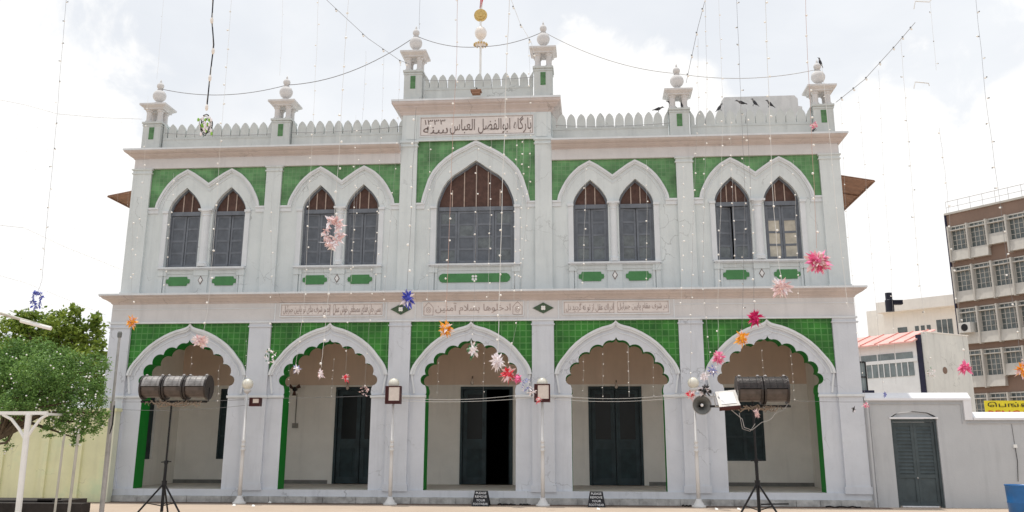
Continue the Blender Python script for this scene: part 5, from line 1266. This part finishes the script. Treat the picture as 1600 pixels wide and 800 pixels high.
# pale curtain of strings at the left, hanging from a slack line
pts = [(-30, 150), (40, 164), (90, 178), (160, 184), (222, 186)]
simple('curtain_line', MB().tube([at(u, v, -2.2) for u, v in pts], .004, 4), 'slack line at the left carrying a curtain of faint strings', 'wire', 'steel')
simple('left_cable', MB().tube([at(u, v, -2) for u, v in ((-20, 350), (38, 356), (100, 385), (192, 422))], .004, 4), 'thin cable slanting down to the left edge of the upper storey', 'cable', 'steel')
simple('left_cable', MB().tube([at(u, v, -2) for u, v in ((-20, 425), (40, 442), (110, 470), (165, 492))], .003, 4), 'lower thin cable slanting over the left trees', 'cable', 'steel')
for i in range(13):
    u = 12+i*16.2; v0 = 160+min(26, i*3.2)
    string([(u, v0), (u-6, 300), (u-12, 440+rnd.uniform(-20, 15))], -2.2, .5, 'faint string, %s in the pale curtain left of the mosque' % ('first from the left', 'second from the left', 'third from the left', 'fourth from the left', 'fifth from the left', 'sixth from the left', 'middle one', 'sixth from the right', 'fifth from the right', 'fourth from the right', 'third from the right', 'second from the right', 'last before the wall')[i], 'wirel', .0013, .45)
# slanting lines in the sky
for pts, Y, lab, wm, r, n in (([(505, -5), (575, 60), (624, 94), (640, 100)], -3, 'dark slanting line of bulbs falling to the tall left turret', 'wire', .005, 5), ([(797, -5), (812, 35), (830, 66), (838, 95)], -3, 'line of bulbs slanting to the tall right turret', 'wirel', .005, 4),
                         ([(1103, -5), (1090, 45), (1080, 92), (1072, 130)], -3, 'dark line slanting down to the fifth turret', 'wire', .005, 4), ([(1430, 35), (1400, 70), (1350, 125), (1306, 160)], -3, 'line of bulbs slanting down to the rightmost turret from the right', 'wire', .006, 7)):
    t = thing('slanting_line', at(*pts[-1], Y), lab, 'light string', 'slanting lines of bulbs'); P_ = [at(u, v, Y) for u, v in pts]; MB().tube(P_, r, 4).build('cord', wm, t)
    for i in range(n):
        f = (i+.5)/n*(len(P_)-1); j = min(int(f), len(P_)-2); p = P_[j].lerp(P_[j+1], f-j); o = bpy.data.objects.new('bulb', bulb2_mesh); COL.objects.link(o); o.parent = t; o.location = p-t.location+Vector((0, 0, -.04)); o.rotation_euler = (0, 1.2, rnd.random()); o.scale = (1.7,)*3
for (pts, lab) in (([(1428, 14), (1430, 2), (1452, 3), (1455, 0)], 'broken looking bit of line at the top right'), ([(1428, 138), (1430, 128), (1451, 130), (1452, 134)], 'short bent bit of line high at the right'),):
    simple('line_end', MB().tube([at(u, v, -6) for u, v in pts], .009, 5), lab, 'wire', 'wirel')
# thick green-white cable with bulb cluster
t = thing('bulb_cluster', at(322, 195, -7), 'thick twisted cable ending in a tangled green bulb cluster before the left battlements', 'light cluster')
P_ = [at(u, v, -7) for u, v in ((334, -25), (333, 0), (331, 30), (334, 70), (328, 120), (324, 160), (323, 172))]; P_[0] += Vector((0, 0, .5))
MB().tube(P_, .012, 6).build('cable', 'dark', t); MB().tube([p+Vector((.012*(-1)**i, 0, 0)) for i, p in enumerate(P_)], .008, 5).build('second_cable', 'wirel', t)
bl = MB()
for u, v in ((331, 32), (333, 80), (328, 122), (323, 168)): bl.ell(at(u, v, -7.02), .03, .03, .06, 8, 5)
bl.build('socket', SM['lime'] if False else 'crystal', t)
rr = random.Random(4); lo = MB()
for k in range(7):
    c = at(321+rr.uniform(-3, 3), 195+rr.uniform(-5, 5), -7); a = rr.uniform(.07, .11); b2 = rr.uniform(.10, .19)
    lo.use('dark' if k % 2 else 'wirel').tube([c+Vector((a*math.cos(x), rr.uniform(-.03, .03), b2*math.sin(x))) for x in [2*math.pi*i/12 for i in range(13)]], .008, 5)
lo.build('cable_coil', None, t)
cl = MB()
for k in range(24):
    cl.use(SM['lime'] if k % 3 == 0 else SM['white']); p = at(321+rr.gauss(0, 4), 198+rr.gauss(0, 9), -7.03); cl.ell(p, .022, .022, .035, 6, 4)
cl.build('green_bulb', None, t)
for a in (
 (58, 467, -8, 11, 'blue', 'violet', 'blue ring shaped tinsel ornament over the left trees', 46, 1.2, True),
 (206, 503, -6, 10, 'orange', 'blush', 'orange star before the left corner pilaster', 46, 1.2),
 (313, 532, -6, 14, 'blush', 'white', 'blush white star over the first arch', 50, .8),
 (422, 557, -5, 10, 'white', 'green', 'white and green glitter star right of the first arch', 26, 1.2, True),
 (464, 576, -6, 7, 'white', 'violet', 'small white and violet star at the left of the second arch', 22, 1.2),
 (501, 583, -7, 7, 'white', 'blush', 'white drop shaped ornament in the second arch', 30, 1.3),
 (520, 362, -7, 17, 'blush', 'white', 'large blush star before the second pair of upper windows', 90, 1.5, True),
 (540, 589, -5, 7, 'red', 'blush', 'small red star in the second arch', 26, 1.2),
 (569, 611, -5, 7, 'blush', 'black', 'white and black ring ornament before the dark door of the second arch', 34, 1.1, True),
 (637, 466, -7, 13, 'blue', 'white', 'blue and white tinsel star on the left diamond emblem', 44, 1.3),
 (697, 513, -5, 14, 'orange', 'white', 'orange star with white tips over the middle arch', 60, 1.),
 (739, 545, -5, 12, 'white', 'green', 'green and white glitter star in the top of the middle arch', 28, 1.3),
 (777, 564, -6.5, 12, 'white', 'white', 'white tassel star in the middle arch', 44, 1.3),
 (794, 584, -5, 13, 'red', 'blush', 'red star in the right of the middle arch', 44, 1.1),
 (808, 591, -5, 9, 'pink', 'pink', 'pink star on the right edge of the middle arch', 30, 1.1),
 (821, 601, -4.5, 8, 'violet', 'white', 'pale violet star right of the middle arch', 18, 1.3, True),
 (832, 612, -4, 8, 'white', 'black', 'white and black ornament left of the maroon box lamp', 24, 1.),
 (842, 624, -1.5, 6, 'blush', 'red', 'little pink star stuck on the right maroon box lamp', 24, 1.),
 (1101, 588, -4, 8, 'white', 'white', 'white star above the horn loudspeaker', 34, 1.),
 (1113, 578, -4.5, 9, 'violet', 'white', 'violet star at the left foot of the fifth arch', 36, 1.),
 (1123, 558, -5.5, 11, 'pink', 'blush', 'pink star on the left of the fifth arch', 48, 1.1),
 (1159, 528, -6, 12, 'orange', 'blush', 'orange star on the fifth arch', 46, 1.2),
 (1180, 496, -6, 12, 'magenta', 'magenta', 'magenta egg shaped ornament above the fifth arch', 60, 1.25),
 (1221, 448, -7, 16, 'blush', 'white', 'blush star on the string course above the fifth arch', 70, 1.),
 (1277, 408, -8, 22, 'pink', 'blush', 'largest bright pink star at the right upper corner', 90, 1.),
 (1101, 610, -1.2, 11, 'black', 'white', 'black and white pompom above the horn loudspeaker', 60, .9),
 (1079, 616, -1.0, 9, 'blush', 'red', 'pinkish star on the left of the rightmost lamp post', 36, 1.1),
 (1183, 646, -5.1, 6, 'blush', 'blush', 'small blush ornament hanging under the black drum lamps', 30, 1.4),
 (1353, 633, -4, 6, 'blush', 'pink', 'tiny pink star by the corner of the compound wall', 28, .9),
 (1334, 640, -3, 4, 'black', 'white', 'tiny dark ornament before the right corner pilaster', 22, 1.4),
 (1383, 617, -4, 4, 'violet', 'blue', 'tiny blue ornament before the coping', 14, 1.6),
 (1454, 581, -6, 7, 'white', 'green', 'small white and green star before the bare grey wall', 22, 1., True),
 (1508, 574, -6, 12, 'pink', 'pink', 'pink star at the foot of the office block', 48, 1.),
 (1598, 577, -6.5, 12, 'orange', 'blush', 'orange star at the right edge before the office block', 44, 1.2),
 (1272, 196, -6, 7, 'blush', 'pink', 'tiny pale pink flower beside the rightmost turret', 34, 1.),
): star(*a)
# slack cables across the arches, tied from post to post
for i, (u0, v0, u1, v1, s) in enumerate(((395, 622, 612, 616, .03), (617, 621, 846, 612, .10), (617, 626, 846, 620, .06), (850, 616, 1085, 612, .12), (850, 622, 1085, 618, .10), (190, 640, 395, 632, .06), (190, 628, 395, 624, .02), (1100, 618, 1352, 628, .04))):
    p, q = at(u0, v0, -.45), at(u1, v1, -.45)
    simple('arch_cable', MB().tube(sag(p, q, s), .0042, 4), ('pale cable across the second arch', 'upper pale cable across the middle arch', 'lower pale cable across the middle arch', 'upper pale cable across the fourth arch', 'lower pale cable across the fourth arch', 'lower cable across the first arch', 'upper cable across the first arch', 'cable across the fifth arch behind the black drum lamps')[i], 'cable', 'wirel' if 0 < i < 5 else 'wire', 'cables slung across the arches')
# fairy lights in the near tree (part of its own string)
t = thing('tree_fairy_lights', at(80, 600, -5.6), 'sprinkling of white fairy light bulbs over the near tree', 'fairy lights')
rr = random.Random(12)
for i in range(150):
    c = rr.choice(near_c[1:-2]); d = Vector((rr.uniform(-1, 1), -rr.random(), rr.uniform(-1, 1))).normalized(); p = Vector(c[:3])+Vector((d.x*c[3], d.y*c[3], d.z*c[3]*c[4]))*1.08
    o = bpy.data.objects.new('bulb', bulb_mesh); COL.objects.link(o); o.parent = t; o.location = p-t.location; o.scale = (.85,)*3
# bits of paper and dark debris on the ground
for i, (u, v) in enumerate(((421, 786.5), (573, 786.8), (686, 788), (694, 788), (731, 786.5), (365, 791), (395, 792), (935, 797), (1155, 797), (1120, 797))):
    d = ray(u, v); p = CAM+d*(-CAM.z/d.z); p.z = 0
    m_ = MB(); w = .035; m_.quad(p+Vector((-w, 0, .012)), p+Vector((w, .01, .006)), p+Vector((w*.8, .05, .03)), p+Vector((-w*.7, .06, .045))); m_.quad(p+Vector((-w*.7, .06, .045)), p+Vector((w*.8, .05, .03)), p+Vector((w*.5, .08, .01)), p+Vector((-w, .09, .008)))
    simple('paper_scrap', m_, ('crumpled white scrap by the plinth under the second arch, left side', 'crumpled white scrap by the plinth under the second lamp post', 'left of two white scraps just left of the middle arch board', 'right of two white scraps just left of the middle arch board', 'white scrap touching the notice board by the middle door', 'white scrap on the paving near the first lamp post', 'white scrap right of the first lamp post', 'white scrap in front of the right notice board', 'right white scrap near the right tripod', 'left white scrap near the right tripod')[i], 'paper scrap', 'white', 'paper scraps on the ground')
for (u0, u1, lab) in ((778, 805, 'dark twigs along the plinth right of the left notice board'), (812, 828, 'dark rag by the plinth left of the third lamp post'), (1066, 1082, 'dark rag by the plinth left of the rightmost lamp post'), (1290, 1345, 'black hose lying along the plinth at the right')):
    p, q = at(u0, 787, -.3), at(u1, 789, -.3); m_ = MB(); pts = []
    for i in range(9): pts.append(Vector((p.x+(q.x-p.x)*i/8, -.3+.04*math.sin(i*1.7), .02+.012*math.sin(i*2.3))))
    m_.tube(pts, .017, 5); simple('plinth_debris', m_, lab, 'debris', 'dark', 'dark debris along the plinth')
# pole with a thin arm on the right stand's side
MB().tube([(5.50, -5.02, .32), (5.95, -5.02, .33)], .012, 5).build('side_brace', 'dark', T2)
